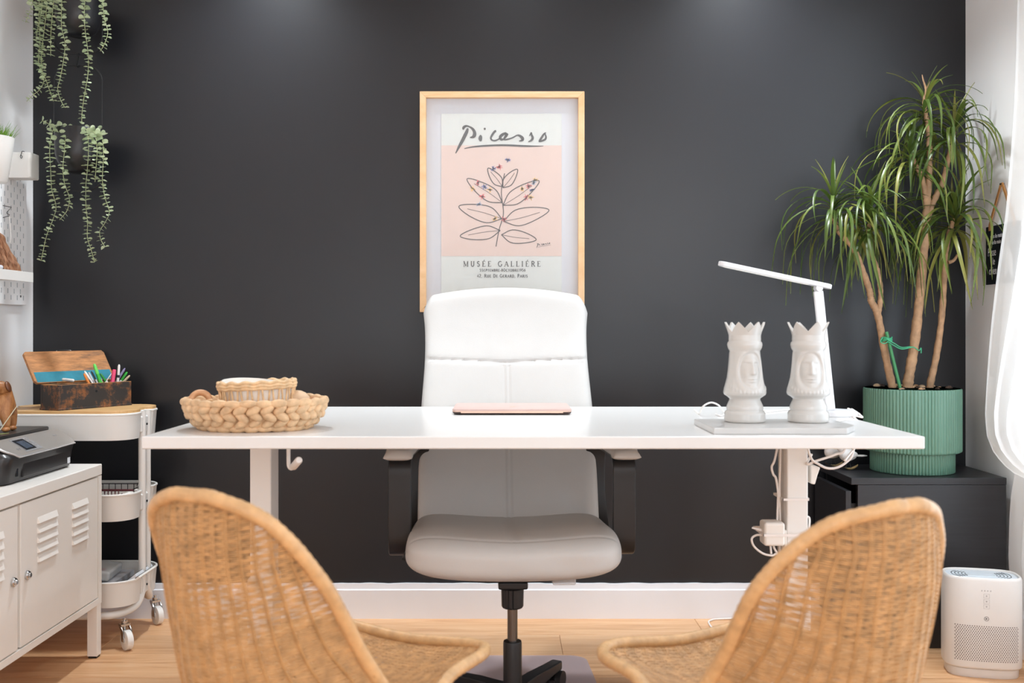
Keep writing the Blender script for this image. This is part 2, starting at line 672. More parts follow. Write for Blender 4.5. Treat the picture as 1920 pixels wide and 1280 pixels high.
M['laptop'] = plain('rose_shell', '#c9ada6', 0.45, var=0.02, bump=0.05)
M['laptop_side'] = plain('rose_aluminium', '#d9b7a3', 0.35, 0.5, var=0.02)
M['laptop_dark'] = plain('laptop_underside', '#4a3a38', 0.5, var=0.04)
M['worn_box'] = worn('worn_dark_paint', '#a5693a', '#2f2c2b', 0.455, 9)
M['bare_lid'] = worn('bare_lid_wood', '#c58a58', '#57463f', 0.60, 7, stretch=(.3, 1.6, 1.6))
M['raw_edge'] = wood('raw_box_edge', [(0.3, '#a8733f'), (0.7, '#c89460')], (4, 4, 30), 6, 0.7)
M['teal'] = plain('teal_paint', '#2a7f93', 0.6, var=0.15, scale=30, bump=0.1)
M['carved'] = wood('carved_wood', [(0.3, '#7a4a26'), (0.5, '#a06a3c'), (0.75, '#c08d5c')], (8, 8, 3), 7, 0.45)
M['carved_dark'] = wood('dark_carved_wood', [(0.3, '#4e2a14'), (0.7, '#7a4623')], (8, 8, 3), 7, 0.45)
M['drift'] = wood('driftwood', [(0.25, '#5a3a25'), (0.5, '#93664a'), (0.75, '#b58a68')], (14, 14, 3.5), 6, 0.8, bump=0.8)
M['printer_black'] = plain('printer_black', '#232122', 0.3, var=0.05, spec=0.5)
M['printer_lid'] = plain('printer_lid', '#2d2b2a', 0.42, var=0.05, bump=0.06, bscale=400)
M['printer_grey'] = plain('printer_silver', '#a39e99', 0.35, 0.3, var=0.02)
M['printer_edge'] = plain('printer_bright_edge', '#d4d4d6', 0.25, 0.6, var=0.02)
M['screen'] = plain('dark_screen', '#2b2d30', 0.12, var=0.03)
M['screen_pic'] = plain('screen_picture', '#4b5461', 0.15, var=0.2, scale=40)
M['sign_black'] = plain('sign_black', '#121722', 0.5, var=0.05)
M['sign_white'] = plain('sign_white', '#d9dbe0', 0.6, var=0.02)
M['strap'] = plain('tan_leather', '#b57f4a', 0.6, var=0.12, scale=50, bump=0.2)
M['mount'] = plain('white_mount', '#c3c4ca', 0.7, var=0.01)
M['print_paper'] = plain('print_paper', '#bfc1bd', 0.65, var=0.015, scale=30)
M['pink'] = plain('pink_print', '#c6aea4', 0.65, var=0.015, scale=30)
M['ink'] = plain('print_ink', '#161517', 0.6, var=0.05)
M['ink_line'] = plain('brown_line_print', '#2c2221', 0.6, var=0.05)
for k, c in (('red', '#c6333f'), ('blue', '#3b4f94'), ('yellow', '#d9ab58'), ('greyblue', '#7f96b4')):
    M['p_' + k] = plain('print_' + k, c, 0.6, var=0.1, scale=200)
M['gourd'] = plain('smooth_gourd', '#d3b595', 0.5, var=0.08, scale=20)
M['ring_wood'] = wood('turned_ring', [(0.3, '#b5835a'), (0.6, '#cf9f76'), (0.8, '#dcb38d')], (6, 6, 20), 5, 0.5)
M['red_wire'] = plain('maroon_binding', '#5a2228', 0.5, var=0.1)
M['leaf_green'] = plain('pale_green_leaf', '#8c9a5c', 0.5, var=0.12, scale=30)
M['pale_stick'] = plain('pale_straw', '#d8d6bc', 0.6, var=0.05)
M['bird_wood'] = plain('bird_base', '#bfa878', 0.6, var=0.15, scale=60)
M['feather'] = plain('white_feather', '#dedede', 0.7, var=0.03)

# ================================================================== the room
def structure(g, name, mat, **kw):
    o = g.build(name, mat, smooth=0, **kw)
    o['kind'] = 'structure'
    return o


T = 0.12
# floor: a dark sub-floor slab carrying oak planks, each its own piece
fl = structure(G().span((XL - T, YF - T, -0.14), (XR + T, YB + T, -0.012)), 'floor', plain('sub_floor', '#4a3526', 0.9), origin=(0, 0, -0.14))
PW, PL = 0.19, 1.38
pm = {}


def plank_mesh(w):
    k = round(w, 3)
    if k not in pm:
        b = 0.0012
        gg = G()
        x, y = w / 2 - 0.0004, PW / 2 - 0.0004
        gg.add([(-x, -y, -0.012), (x, -y, -0.012), (x, y, -0.012), (-x, y, -0.012),
                (-x, -y, -b), (x, -y, -b), (x, y, -b), (-x, y, -b),
                (-x + b, -y + b, 0), (x - b, -y + b, 0), (x - b, y - b, 0), (-x + b, y - b, 0)],
               [(0, 1, 5, 4), (1, 2, 6, 5), (2, 3, 7, 6), (3, 0, 4, 7), (4, 5, 9, 8), (5, 6, 10, 9), (6, 7, 11, 10), (7, 4, 8, 11), (8, 9, 10, 11)])
        pm[k] = gg.mesh('plank', M['plank'], 0)
    return pm[k]


row = 0
y = YB
offs = [0.62, 0.165, -0.42, 1.0, 0.35, -0.15]
while y > YF:
    j = offs[row % 6]
    cuts = [XL]
    x = j - 3 * PL
    while x < XR:
        if x > XL + 0.05 and x < XR - 0.05:
            cuts.append(x)
        x += PL
    cuts.append(XR)
    for a, b in zip(cuts[:-1], cuts[1:]):
        o = bpy.data.objects.new('plank', plank_mesh(b - a))
        o.location = ((a + b) / 2, y - PW / 2, 0.14)
        o.parent = fl
        COL.objects.link(o)
    y -= PW
    row += 1

structure(G().span((XL - T, YB, 0), (XR + T, YB + T, ZC)), 'wall_back', M['dark_wall'])
# left and right walls; the right wall has a window opening hidden behind the curtain
structure(G().span((XL - T, YF - T, 0), (XL, YB, ZC)), 'wall_left', M['white_wall'])
g = G()
WY0, WY1, WZ0, WZ1 = 0.02, 2.68, 0.22, 2.28
g.span((XR, WY1, 0), (XR + T, YB, ZC))
g.span((XR, YF - T, 0), (XR + T, WY0, ZC))
g.span((XR, WY0, 0), (XR + T, WY1, WZ0))
g.span((XR, WY0, WZ1), (XR + T, WY1, ZC))
structure(g, 'wall_right', M['white_wall'])
g = G()
for a, b in (((XL, 0), (-1.42, ZC)), ((1.42, 0), (XR, ZC)), ((-1.42, 0), (1.42, .33)), ((-1.42, 1.27), (.90, 1.62)), ((.90, 1.27), (1.42, 1.38)), ((-1.42, 2.06), (.90, ZC)), ((.90, 2.22), (1.42, ZC)), ((-1.42, 1.62), (-.52, 2.06)), ((.14, 1.62), (.90, 2.06))):
    g.span((a[0], YF - T, a[1]), (b[0], YF, b[1]))
structure(g, 'wall_front', M['white_wall'])
structure(G().span((XL - T, YF - T, ZC), (XR + T, YB + T, ZC + T)), 'ceiling', M['ceiling'])


def window_frame(name, fn, w, h):
    """frame bars and a pane; fn maps (a, b, depth) to the room"""
    g = G()
    for a0, a1, b0, b1 in ((0, w, 0, .06), (0, w, h - .06, h), (0, .06, .06, h - .06), (w - .06, w, .06, h - .06), (w / 2 - .04, w / 2 + .04, .06, h - .06)):
        P, Q = fn(a0, b0, 0.045), fn(a1, b1, 0.1)
        g.span([min(p, q) for p, q in zip(P, Q)], [max(p, q) for p, q in zip(P, Q)])
    o = structure(g, name, M['white_metal'])
    for k in (0, 1):
        a0, a1 = (.06, w / 2 - .04) if k == 0 else (w / 2 + .04, w - .06)
        P, Q = fn(a0, .06, 0.07), fn(a1, h - .06, 0.074)
        G().span([min(p, q) for p, q in zip(P, Q)], [max(p, q) for p, q in zip(P, Q)]).build('pane', M['glass'], o, smooth=0)


window_frame('window_1', lambda a, b, d: (XR + d, WY0 + a, WZ0 + b), WY1 - WY0, WZ1 - WZ0)
window_frame('added_low_window', lambda a, b, d: (-1.42 + a, YF - d, .33 + b), 2.84, .94)  # added unseen opening, kept wide and low to suit the frontal fill
window_frame('window_3', lambda a, b, d: (-.52 + a, YF - d, 1.62 + b), .66, .44)
window_frame('window_4', lambda a, b, d: (.90 + a, YF - d, 1.38 + b), .52, .84)

# skirting board: the dark paint stops on it in a wavering hand-cut line
g = G()
nseg = 160
bt = 0.016
top = [0.1145 + 0.0011 * sin(i * 0.9) * sin(i * 0.23) + RND.uniform(-.0006, .0006) for i in range(nseg + 1)]
vs, fs = [], []
for i in range(nseg + 1):
    x = XL + (XR - XL) * i / nseg
    for yy, zz in ((YB - 0.0005, 0), (YB - bt, 0), (YB - bt, 0.094), (YB - bt + 0.004, 0.097), (YB - bt + 0.006, top[i]), (YB - 0.0005, top[i])):
        vs.append((x, yy, zz))
for i in range(nseg):
    for k in range(5):
        a = i * 6 + k
        fs.append((a, a + 1, a + 7, a + 6))
g.add(vs, fs)
structure(g, 'baseboard_back', M['skirting'])
structure(G().span((XL, YF, 0), (XL + 0.014, YB - 0.02, 0.11)), 'baseboard_left', M['skirting'])
structure(G().span((XR - 0.014, YF, 0), (XR, YB - 0.02, 0.11)), 'baseboard_right', M['skirting'])

# ================================================================== desk
DZ, DT = 0.7345, 0.026
DX0, DX1, DY0, DY1 = -0.746, 0.8545, 2.032, 2.833
desk = thing('desk', (0.054, 2.43, 0), 'wide white sit-stand desk with a crank, in front of the swivel chair', 'desk')
G().span((DX0, DY0, DZ - DT), (DX1, DY1, DZ)).build('tabletop', M['desk_white'], desk, bevel=0.003)
for lx in (-0.5875, 0.694):
    l = G().span((lx - .0255, 2.375, .30), (lx + .0255, 2.455, DZ - DT - .0005)).build('leg', M['white_metal'], desk, bevel=.004)
    G().span((lx - .031, 2.369, .035), (lx + .031, 2.461, .36)).build('outer_sleeve', M['white_metal'], l, bevel=.005)
    G().span((lx - .04, 2.08, .002), (lx + .04, 2.78, .035)).build('foot', M['white_metal'], l, bevel=.006)
g = G()
g.span((-.62, 2.39, DZ - DT - .04), (.72, 2.44, DZ - DT - .001))
g.build('crossbar', M['white_metal'], desk, bevel=.003)
for sx in (-.665, .70):
    gg = G()
    gg.prism([(2.14, DZ - DT - .0006), (2.70, DZ - DT - .0006), (2.66, DZ - DT - .035), (2.50, DZ - DT - .042), (2.2, DZ - DT - .012)], sx, sx + .05, 'x')
    gg.build('bracket', M['white_metal'], desk, smooth=0)
c0 = at(541, 840, 2.12)
c = [Vector((c0.x, 2.12, DZ - DT - .001)), at(541, 862, 2.12), at(542, 874, 2.12), at(547, 878, 2.115), at(552, 873, 2.11)]
cr = G().tube(spline(c, 6), .0042, 10).build('crank', M['white_metal'], desk)
a, b = at(550, 875, 2.11), at(561, 862, 2.06)
G().tube([a, a + (b - a) * .06, b - (b - a) * .06, b], [.006, .0078, .0078, .006], 14).build('crank_handle', M['white_metal'], cr)

# ================================================================== swivel chair
CY = 2.40
oc = thing('office_chair', (0.014, CY, 0), 'white leather swivel chair with black arms, behind the desk', 'office chair', radians(1.6))
oc_fix = lambda x: x - 0.014 + 0.0


def smooth01(t):
    t = max(0, min(1, t))
    return t * t * (3 - 2 * t)


def lerpk(keys, t):
    """smooth curve through (position, value) keys"""
    n = len(keys)
    if t <= keys[0][0]:
        return keys[0][1]
    if t >= keys[-1][0]:
        return keys[-1][1]
    for i in range(n - 1):
        if t <= keys[i + 1][0]:
            break
    (a, x), (b, y) = keys[i], keys[i + 1]
    h = b - a

    def slope(k):
        if k == 0:
            return (keys[1][1] - keys[0][1]) / (keys[1][0] - keys[0][0])
        if k == n - 1:
            return (keys[-1][1] - keys[-2][1]) / (keys[-1][0] - keys[-2][0])
        return (keys[k + 1][1] - keys[k - 1][1]) / (keys[k + 1][0] - keys[k - 1][0])
    k = (t - a) / h
    return (2 * k ** 3 - 3 * k ** 2 + 1) * x + (k ** 3 - 2 * k ** 2 + k) * h * slope(i) + (-2 * k ** 3 + 3 * k ** 2) * y + (k ** 3 - k ** 2) * h * slope(i + 1)


def groove(d, w, h):
    return h * exp(-(d / w) ** 2)


# backrest: local x across, y depth, z height, relative to the chair's foot (0.014, CY)
HW = [(.40, .247), (.55, .250), (.66, .249), (.74, .246), (.86, .240), (.95, .242), (1.03, .250), (1.2, .250)]
YC = [(.40, .30), (.50, .36), (.62, .425), (.74, .475), (.86, .535), (.95, .585), (1.04, .62), (1.2, .65)]


def back_pt(u, v, side):
    # u, v in 0..1, spaced closer near the edges
    a = 2 * u - 1
    a = sin(a * pi / 2) * .35 + a * .65
    t = .5 - .5 * cos(pi * v)
    t = t * .35 + v * .65
    ztop = 1.082 - .030 * a * a
    ztop -= .05 * max(0, abs(a) - .86) ** 2 / .02
    z = .40 + t * (ztop - .40)
    w = lerpk(HW, z)
    x = a * w
    prof = (max(0, 1 - abs(a) ** 14) ** .5) * (max(0, 1 - abs(2 * t - 1) ** 26) ** .5)
    y = lerpk(YC, z) + .018 * (1 - a * a)
    if side < 0:
        zs = .868 - .010 * (1 - abs(a))       # seam under the head cushion
        d = groove(z - zs, .004, .006)
        d += .0012 * groove(z - zs - .008, .0025, 1) + .0012 * groove(z - zs + .008, .0025, 1)
        if z < zs:
            d += groove(x - .006, .0024, .004) + groove(x + .006, .0024, .004) - .0016 * groove(x, .004, 1)
            d -= .004 * sin(pi * min(1, abs(a) / .95))
        return (x, y - .034 * prof + d, z)
    return (x, y + .030 * prof, z)


g = G()
g.grid(lambda u, v: back_pt(u, v, -1), 150, 150)
g.grid(lambda u, v: back_pt(u, v, 1), 40, 40, flip=True)
bk = g.build('backrest', M['leather'], oc, local=True, smooth=80)
# stitching along the head seam: a row of short threads
for row_ in (-1, 1):
    g = G()
    for i in range(1, 96):
        a = -0.95 + 1.9 * i / 96
        zs = .868 - .010 * (1 - abs(a)) + row_ * .008
        w = lerpk(HW, zs)
        x = a * w
        y = lerpk(YC, zs) + .018 * (1 - a * a) - .034 * (max(0, 1 - abs(a) ** 14) ** .5) + .0002
        g.tube([(x - .0016, y, zs), (x + .0016, y, zs)], .0007, 4)
    g.build('seam_stitching', M['leather'], bk, local=True, kind='stuff')
# black shell behind the leather
g = G()


def shell_pt(u, v):
    a = 2 * u - 1
    z = .42 + v * .60
    w = lerpk(HW, z) * .985
    return (a * w, lerpk(YC, z) + .032 + .012 * (1 - a * a), z)


g.grid(lambda u, v: shell_pt(u, v), 12, 12)
sh = g.build('back_shell', M['black_plastic'], oc, local=True)
sm = sh.modifiers.new('solid', 'SOLIDIFY')
sm.thickness = .012
sm.offset = 1


def seat_pt(u, v):
    """closed cushion: v runs across, u around the front-to-back section"""
    a = -cos(pi * v)
    s = max(0, 1 - abs(a) ** 5.5) ** (1 / 3.2)
    ph = 2 * pi * u
    c, sn = cos(ph), sin(ph)
    e = 2 / 3.3
    fy = abs(c) ** e * (1 if c > 0 else -1)
    fz = abs(sn) ** e * (1 if sn > 0 else -1)
    x = a * .252
    ry = .272 * (.55 + .45 * s)
    y = .098 + fy * ry - (.012 * (1 - a * a) if fy < 0 else 0)
    rz = .062 * s
    zc = .436 - .030 * smooth01((y + .17) / .42) + .010 * a * a - .010 * max(0, -fy) ** 3
    z = zc + fz * rz
    if fz > 0:
        z -= (.017 * (1 - a * a) * smooth01((y + .20) / .16)) * fz
        ys = -.118 - .030 * (1 - a * a) + .012 * abs(a)
        z -= groove(y - ys, .0045, .0035) * fz ** 2
        if y > ys:
            z -= (groove(x - .006, .0024, .003) + groove(x + .006, .0024, .003)) * fz ** 2
    if y < -.10:
        y += .0016 * sin(70 * z + 24 * x) * exp(-((x - .09) / .07) ** 2 - ((z - .43) / .035) ** 2)
    return (x, y, z)


g = G()
g.grid(lambda u, v: seat_pt(u, v), 200, 110, wrap_u=True, flip=True)
g.build('seat', M['leather'], oc, local=True, smooth=80)
g = G()
g.grid(lambda u, v: ((2 * u - 1) * .254, .14 + (2 * v - 1) * .19, .392 + .034 * abs(2 * u - 1) ** 3 - .02 * (1 - abs(2 * u - 1) ** 4)), 14, 8)
sp = g.build('seat_shell', M['black_plastic'], oc, local=True)
sm = sp.modifiers.new('solid', 'SOLIDIFY')
sm.thickness = .016
sm.offset = -1

for s in (-1, 1):
    xc = s * .272
    path = spline([(xc - s * .02, .30, .385), (xc - s * .006, .14, .397), (xc, .05, .405), (xc, .018, .43), (xc, .012, .48), (xc, .012, .58), (xc, .018, .628), (xc - s * .002, .06, .645),
                   (xc - s * .012, .22, .645), (xc - s * .02, .36, .64), (xc - s * .024, .40, .61), (xc - s * .026, .395, .50), (xc - s * .02, .36, .41), (xc - s * .02, .30, .385)], 6)
    g = G().sweep(path, .056, .011, (1, 0, 0))
    arm = g.build('armrest', M['black_plastic'], oc, local=True, bevel=.003)
    g = G()

    def pad(u, v, side, s=s, xc=xc):
        a, b = 2 * u - 1, 2 * v - 1
        w = .031 - .003 * b
        yy = .185 + b * .20
        pr = (max(0, 1 - abs(a) ** 4) ** .5) * (max(0, 1 - abs(b) ** 10) ** .5)
        return (xc - s * (.008 + .012 * b) + a * w, yy, .6515 + side * (.022 if side > 0 else .010) * pr - .006 * (1 if b < -.85 else 0))
    g.grid(lambda u, v: pad(.5 - .5 * cos(pi * u), .5 - .5 * cos(pi * v), 1), 16, 40)
    g.grid(lambda u, v: pad(.5 - .5 * cos(pi * u), .5 - .5 * cos(pi * v), -1), 16, 40, flip=True)
    g.build('arm_pad', M['leather'], arm, local=True, smooth=80, label='white leather arm pad')

g = G()
g.span((-.10, -.02, .355), (.10, .20, .382))
g.span((-.035, -.05, .338), (.035, .05, .356))
g.build('tilt_mechanism', M['black_metal'], oc, local=True, bevel=.004)
g = G()
g.tube([(-.09, .03, .366), (-.15, .02, .366), (-.20, .01, .360)], [.005, .005, .004], 8)
g.span((-.215, .0, .355), (-.19, .02, .364))
g.build('height_lever', M['black_plastic'], oc, local=True)
# ribbed tension knob
prof = [(.0, .284), (.024, .284), (.0265, .288), (.0275, .33), (.024, .334), (.0, .336)]
G().lathe([(r if r else 1e-4, z) for r, z in prof], n=72, fn=lambda p, A, r, z: Vector((p.x, p.y, p.z)) * 1.0 if (r < .02 or int(A / (2 * pi) * 72) % 6 > 0) else Vector((p.x * .93, p.y * .93, p.z))).build('tension_knob', M['black_plastic'], oc, local=True, smooth=25)
G().cyl((0, 0, .20), (0, 0, .286), .0123, n=28).build('gas_lift_rod', M['steel'], oc, local=True)
g = G().lathe([(.0225, .06), (.0225, .199), (.0215, .203), (.019, .2035), (.0135, .2035)], n=32)
g.build('gas_lift_tube', M['black_satin'], oc, local=True)
g = G().lathe([(.02, .045), (.042, .05), (.044, .085), (.036, .097), (.022, .099)], n=32)
g.build('hub', M['black_plastic'], oc, local=True)
for k in range(5):
    A = radians(90 - 27) + k * 2 * pi / 5
    d = Vector((cos(A), sin(A), 0))
    n_ = Vector((-sin(A), cos(A), 0))
    g = G()
    rows = [(.03, .020, .052, .092), (.12, .018, .050, .088), (.22, .0165, .052, .078), (.275, .0155, .050, .074), (.285, .013, .052, .072)]
    vs, fs = [], []
    for r, w, z0, z1 in rows:
        for a, z in ((-1, z0), (1, z0), (1, z1), (-1, z1)):
            vs.append(d * r + n_ * (a * w) + Vector((0, 0, z)))
    for i in range(len(rows) - 1):
        for q in range(4):
            l = (q + 1) % 4
            fs.append((i * 4 + q, i * 4 + l, i * 4 + 4 + l, i * 4 + 4 + q))
    fs += [(3, 2, 1, 0), tuple(len(vs) - 4 + i for i in range(4))]
    g.add(vs, fs)
    lg = g.build('base_leg', M['black_plastic'], oc, local=True, bevel=.004)
    g = G()
    c = d * .268
    for s in (-1, 1):
        g.tube([c + n_ * (s * .008) + Vector((0, 0, .027)), c + n_ * (s * .022) + Vector((0, 0, .027))], [.024, .023], 20)
    g.tube([c + n_ * -.02 + Vector((0, 0, .027)), c + n_ * .02 + Vector((0, 0, .027))], .006, 10)
    g.cyl(c + Vector((0, 0, .03)), c + Vector((0, 0, .056)), .006)
    g.build('caster', M['black_plastic'], lg, local=True)
# clear plastic pouch of spare parts taped under the seat
g = G()
pts = [(.086, -.03), (.14, -.03), (.14, .04), (.086, .04)]
g.prism([(.088, -.12), (.142, -.12), (.146, -.05), (.086, -.05)], .366, .386, 'z')
g.build('clear_pouch', M['clear_bag'], oc, local=True, bevel=.004)

# ================================================================== floor mat
g = G()
X0, X1, Y0, Y1 = -.50, .232, 1.96, 2.908
r = .05
poly = []
for cx, cy, a0 in ((X1 - r, Y1 - r, 0), (X0 + r, Y1 - r, 90), (X0 + r, Y0 + r, 180), (X1 - r + .05, Y0 + r, 270)):
    for k in range(7):
        A = radians(a0 + 15 * k)
        poly.append((cx + r * cos(A), cy + r * sin(A)))
tag(g.prism(poly, .0004, .0028).build('chair_mat', M['mat'], smooth=0), 'translucent greyish plastic chair mat on the oak floor', 'floor mat')

# ================================================================== rattan chairs
K = 1.0


def rattan_chair(H, pose, label):
    x, y, t = pose
    loc = (x * K, y * K, 0)
    ch = thing('rattan_chair', loc, label, 'chair', -t, 'rattan chairs facing the desk')
    # rim control points were measured relative to the camera's height
    P = [(a + (.0028 if a > .05 else a * .05), b - (.0022 if i < 3 else 0), c + (.0022 if i < 3 else 0)) for i, (a, b, c) in enumerate(H)]
    right = P
    left = [(-a, b, c) for a, b, c in P[1:-1]][::-1]
    rimp = spline(right + left, 14, closed=True)
    # evenly spaced wrapped binding
    L = [0]
    for i in range(len(rimp)):
        p, q = Vector(rimp[i]), Vector(rimp[(i + 1) % len(rimp)])
        L.append(L[-1] + (q - p).length)
    n = int(L[-1] / .0042)
    pts, j = [], 0
    for k in range(n):
        d = L[-1] * k / n
        while L[j + 1] < d:
            j += 1
        f = (d - L[j]) / (L[j + 1] - L[j])
        pts.append(Vector(rimp[j]).lerp(Vector(rimp[(j + 1) % len(rimp)]), f))
    rad = [.0098 * (1 + (.035 if k % 3 == 1 else -.05 if k % 3 == 0 else .02)) * (1 + .02 * sin(k * .37)) for k in range(n)]
    G().tube(pts, rad, 14, closed=True).build('rim', M['rattan_rim'], ch, local=True, smooth=60)
    # centre line of the shell
    z_ = lambda v: EYE + (v - EYE) * K
    C = [P[0], (0, P[0][1] - .004, P[0][2] - .004), (0, P[0][1] - .006, P[2][2] - .012), (0, P[0][1] + .004, P[3][2] - .016), (0, P[0][1] + .028, P[4][2] - .024),
         (0, P[0][1] + .085, P[5][2] - .022), (0, P[6][1] - .02, P[6][2] - .036), (0, P[7][1] + .004, P[7][2] - .03), (0, P[8][1] + .004, P[8][2] - .014), P[9]]
    NV = 16
    RS = spline(P, NV)
    CS = spline(C, NV)
    nrow = len(RS)

    def S(a, vv):
        i = min(int(vv), nrow - 2)
        f = vv - i
        R = Vector(RS[i]).lerp(Vector(RS[i + 1]), f)
        Cc = Vector(CS[i]).lerp(Vector(CS[i + 1]), f)
        mid = Vector((0, R.y, R.z))
        k = 1 - abs(a) ** 2.2
        return Vector((R.x * a, R.y, R.z)) + (Cc - mid) * k, R.x

    def nrm(a, vv):
        e = .02
        du = S(min(a + e, 1), vv)[0] - S(max(a - e, -1), vv)[0]
        dv = S(a, min(vv + .3, nrow - 1.01))[0] - S(a, max(vv - .3, 0))[0]
        q = du.cross(dv)
        return q.normalized() if q.length > 1e-12 else Vector((0, 0, 1))
    # row positions evenly spaced along the centre line
    LC = [0]
    for i in range(nrow - 1):
        LC.append(LC[-1] + (Vector(CS[i + 1]) - Vector(CS[i])).length)

    def v_of(d):
        for i in range(nrow - 1):
            if LC[i + 1] >= d:
                return i + (d - LC[i]) / max(LC[i + 1] - LC[i], 1e-9)
        return nrow - 1.001
    # spokes: fixed positions across, ending at the rim
    NS = 17
    spokes = []
    W = [max(max(RS[max(0, i - 6):i + 7], key=lambda p: p[0])[0], .138 * K if i < 2.6 * NV else .1) for i in range(nrow)]
    fr = [-.94 + 1.88 * k / (NS - 1) for k in range(NS)]
    sg = G()
    for k, f in enumerate(fr):
        pts = []
        for i in range(0, (nrow - 1) * 2 + 1):
            vv = min(i / 2, nrow - 1.001)
            w = RS[int(vv)][0]
            if w < 1e-4:
                continue
            a = f * W[int(vv)] / w
            if abs(a) < .985:
                p, _ = S(a, vv)
                pts.append(p)
        spokes.append(pts)
        if len(pts) > 3:
            g = G()
            for s in (-1, 1):
                g.tube([p + Vector((s * .0022, 0, 0)) for p in pts], .0015, 6)
            g.build('spoke', M['rattan_dark'], ch, local=True)
    # fine weavers running across, over and under the spokes
    wg = G()
    d = .010
    r = 0
    while d < LC[-1] - .006:
        vv = v_of(d)
        w = RS[int(vv)][0]
        if w > .012:
            pts, wr_ = [], []
            m = max(16, int(w / .0030))
            Wc = W[int(vv)]
            for i in range(m + 1):
                a = -1 + 2 * i / m
                p, _ = S(a, vv)
                f = a * w / Wc
                ph = (f + .94) / 1.88 * (NS - 1)
                amp = .0008 * cos(pi * ph) * (1 if r % 2 else -1)
                q = nrm(a, vv)
                jit = .0005 * sin(ph * 2.1 + r * 1.7)
                pts.append(p + q * amp + Vector((0, 0, jit)))
                fr_ = ph % 1
                wr_.append(.00127 * (1 - (.22 + .20 * sin(r * .17 + 2.4 * int(ph))) * exp(-((fr_ - .26) / .13) ** 2)))
            wg.tube(pts, wr_, 4, cap=False)
        gap = .0026
        if r % 11 == 4:
            gap = .0034
        d += gap
        r += 1
    wg.build('woven_cane', M['rattan'], ch, local=True, smooth=80, kind='stuff')
    # black steel legs below the seat
    zs = P[6][2] - .062
    g0 = G().tube(spline([(-.13, .14, zs + .004), (.13, .14, zs + .004), (.12, -.12, zs + .006), (-.12, -.12, zs + .006)], 6, closed=True), .006, 8, closed=True)
    g0.build('under_frame', M['black_metal'], ch, local=True)
    for sx, sy in ((-1, 1), (1, 1), (1, -1), (-1, -1)):
        G().tube([(sx * .125, .01 + sy * .125, zs), (sx * .20, .01 + sy * .19, .006), (sx * .201, .01 + sy * .191, .0)], [.0085, .007, .008], 10).build('leg', M['black_metal'], ch, local=True)
    return ch


HL = [[0.0, -0.248, 0.7355], [0.04, -0.247, 0.733], [0.0983, -0.2165, 0.7006], [0.135, -0.1574, 0.6167], [0.1523, -0.0823, 0.4937], [0.1864, -0.0158, 0.399], [0.1786, 0.094, 0.4268], [0.1779, 0.2042, 0.4302], [0.1311, 0.2544, 0.4236], [0.0, 0.2589, 0.4142]]
HR = [[0.0, -0.248, 0.729], [0.03, -0.247, 0.727], [0.0933, -0.2039, 0.6987], [0.1481, -0.153, 0.6226], [0.1593, -0.0823, 0.5007], [0.1871, -0.0165, 0.4101], [0.1799, 0.0936, 0.4343], [0.1754, 0.1997, 0.4325], [0.1265, 0.2495, 0.4317], [0.0, 0.2534, 0.4216]]
rattan_chair(HL, [-0.2909, 1.5054, 0.4634], 'woven rattan chair in front of the desk, on the side of the printer and trolley')
rattan_chair(HR, [0.3977, 1.4703, -0.4073], 'woven rattan chair in front of the desk, on the side of the black chest')

# ================================================================== framed poster
PY0 = 3.300
po = thing('framed_poster', (-0.015, 3.30, 1.0), 'oak framed art print with handwritten title above pink panel, behind the chair', 'poster')
FY = 3.272
a, b = at(787, 585, FY), at(1096, 171, FY)
X0, Z0, X1, Z1 = a.x, a.z, b.x, b.z
w = .0205
for poly, mt in (([(X0, Z1), (X1, Z1), (X1 - w, Z1 - w), (X0 + w, Z1 - w)], 'oak_frame_h'), ([(X0, Z0), (X1, Z0), (X1 - w, Z0 + w), (X0 + w, Z0 + w)], 'oak_frame_h'),
                 ([(X0, Z0), (X0, Z1), (X0 + w, Z1 - w), (X0 + w, Z0 + w)], 'oak_frame'), ([(X1, Z0), (X1, Z1), (X1 - w, Z1 - w), (X1 - w, Z0 + w)], 'oak_frame')):
    G().prism(poly, FY, PY0, 'y').build('frame_rail', M[mt], po, bevel=.0012, weld=True)
G().span((X0 + .012, 3.292, Z0 + .012), (X1 - .012, 3.299, Z1 - .012)).build('mount', M['mount'], po, smooth=0)
PP = 3.288
pa, pb = at(827.5, 562, PP), at(1053, 213, PP)
G().span((pa.x, PP, pa.z), (pb.x, 3.2919, pb.z)).build('print', M['print_paper'], po, smooth=0)
qa, qb = at(827.5, 480, PP), at(1053, 272.5, PP)
pk = G().add([(pa.x, PP - .0003, qa.z), (pb.x, PP - .0003, qa.z), (pb.x, PP - .0003, qb.z), (pa.x, PP - .0003, qb.z)], [(0, 1, 2, 3)]).build('pink_panel', M['pink'], po, smooth=0)
PS = PP / FPX


def pp(px, py):
    q = at(px, py, PP)
    return q.x, q.z


pplane = lambda a, b, h: (a, PP - .0005 - h, b)


def brush(g, strokes, ox, oy, s, rot=0.0, n=5):
    """strokes in enlarged-photo units, placed with an offset in photo pixels"""
    for st in strokes:
        pts = []
        for (x, y, wd) in spline(st, n):
            x, y = x * s, y * s
            x, y = x * cos(rot) - y * sin(rot), x * sin(rot) + y * cos(rot)
            a, b = pp(ox + x, oy + y)
            pts.append((a, b, (wd * 1.12 + 4) * s * PS))
        g.ribbon(pts, .0002, pplane)


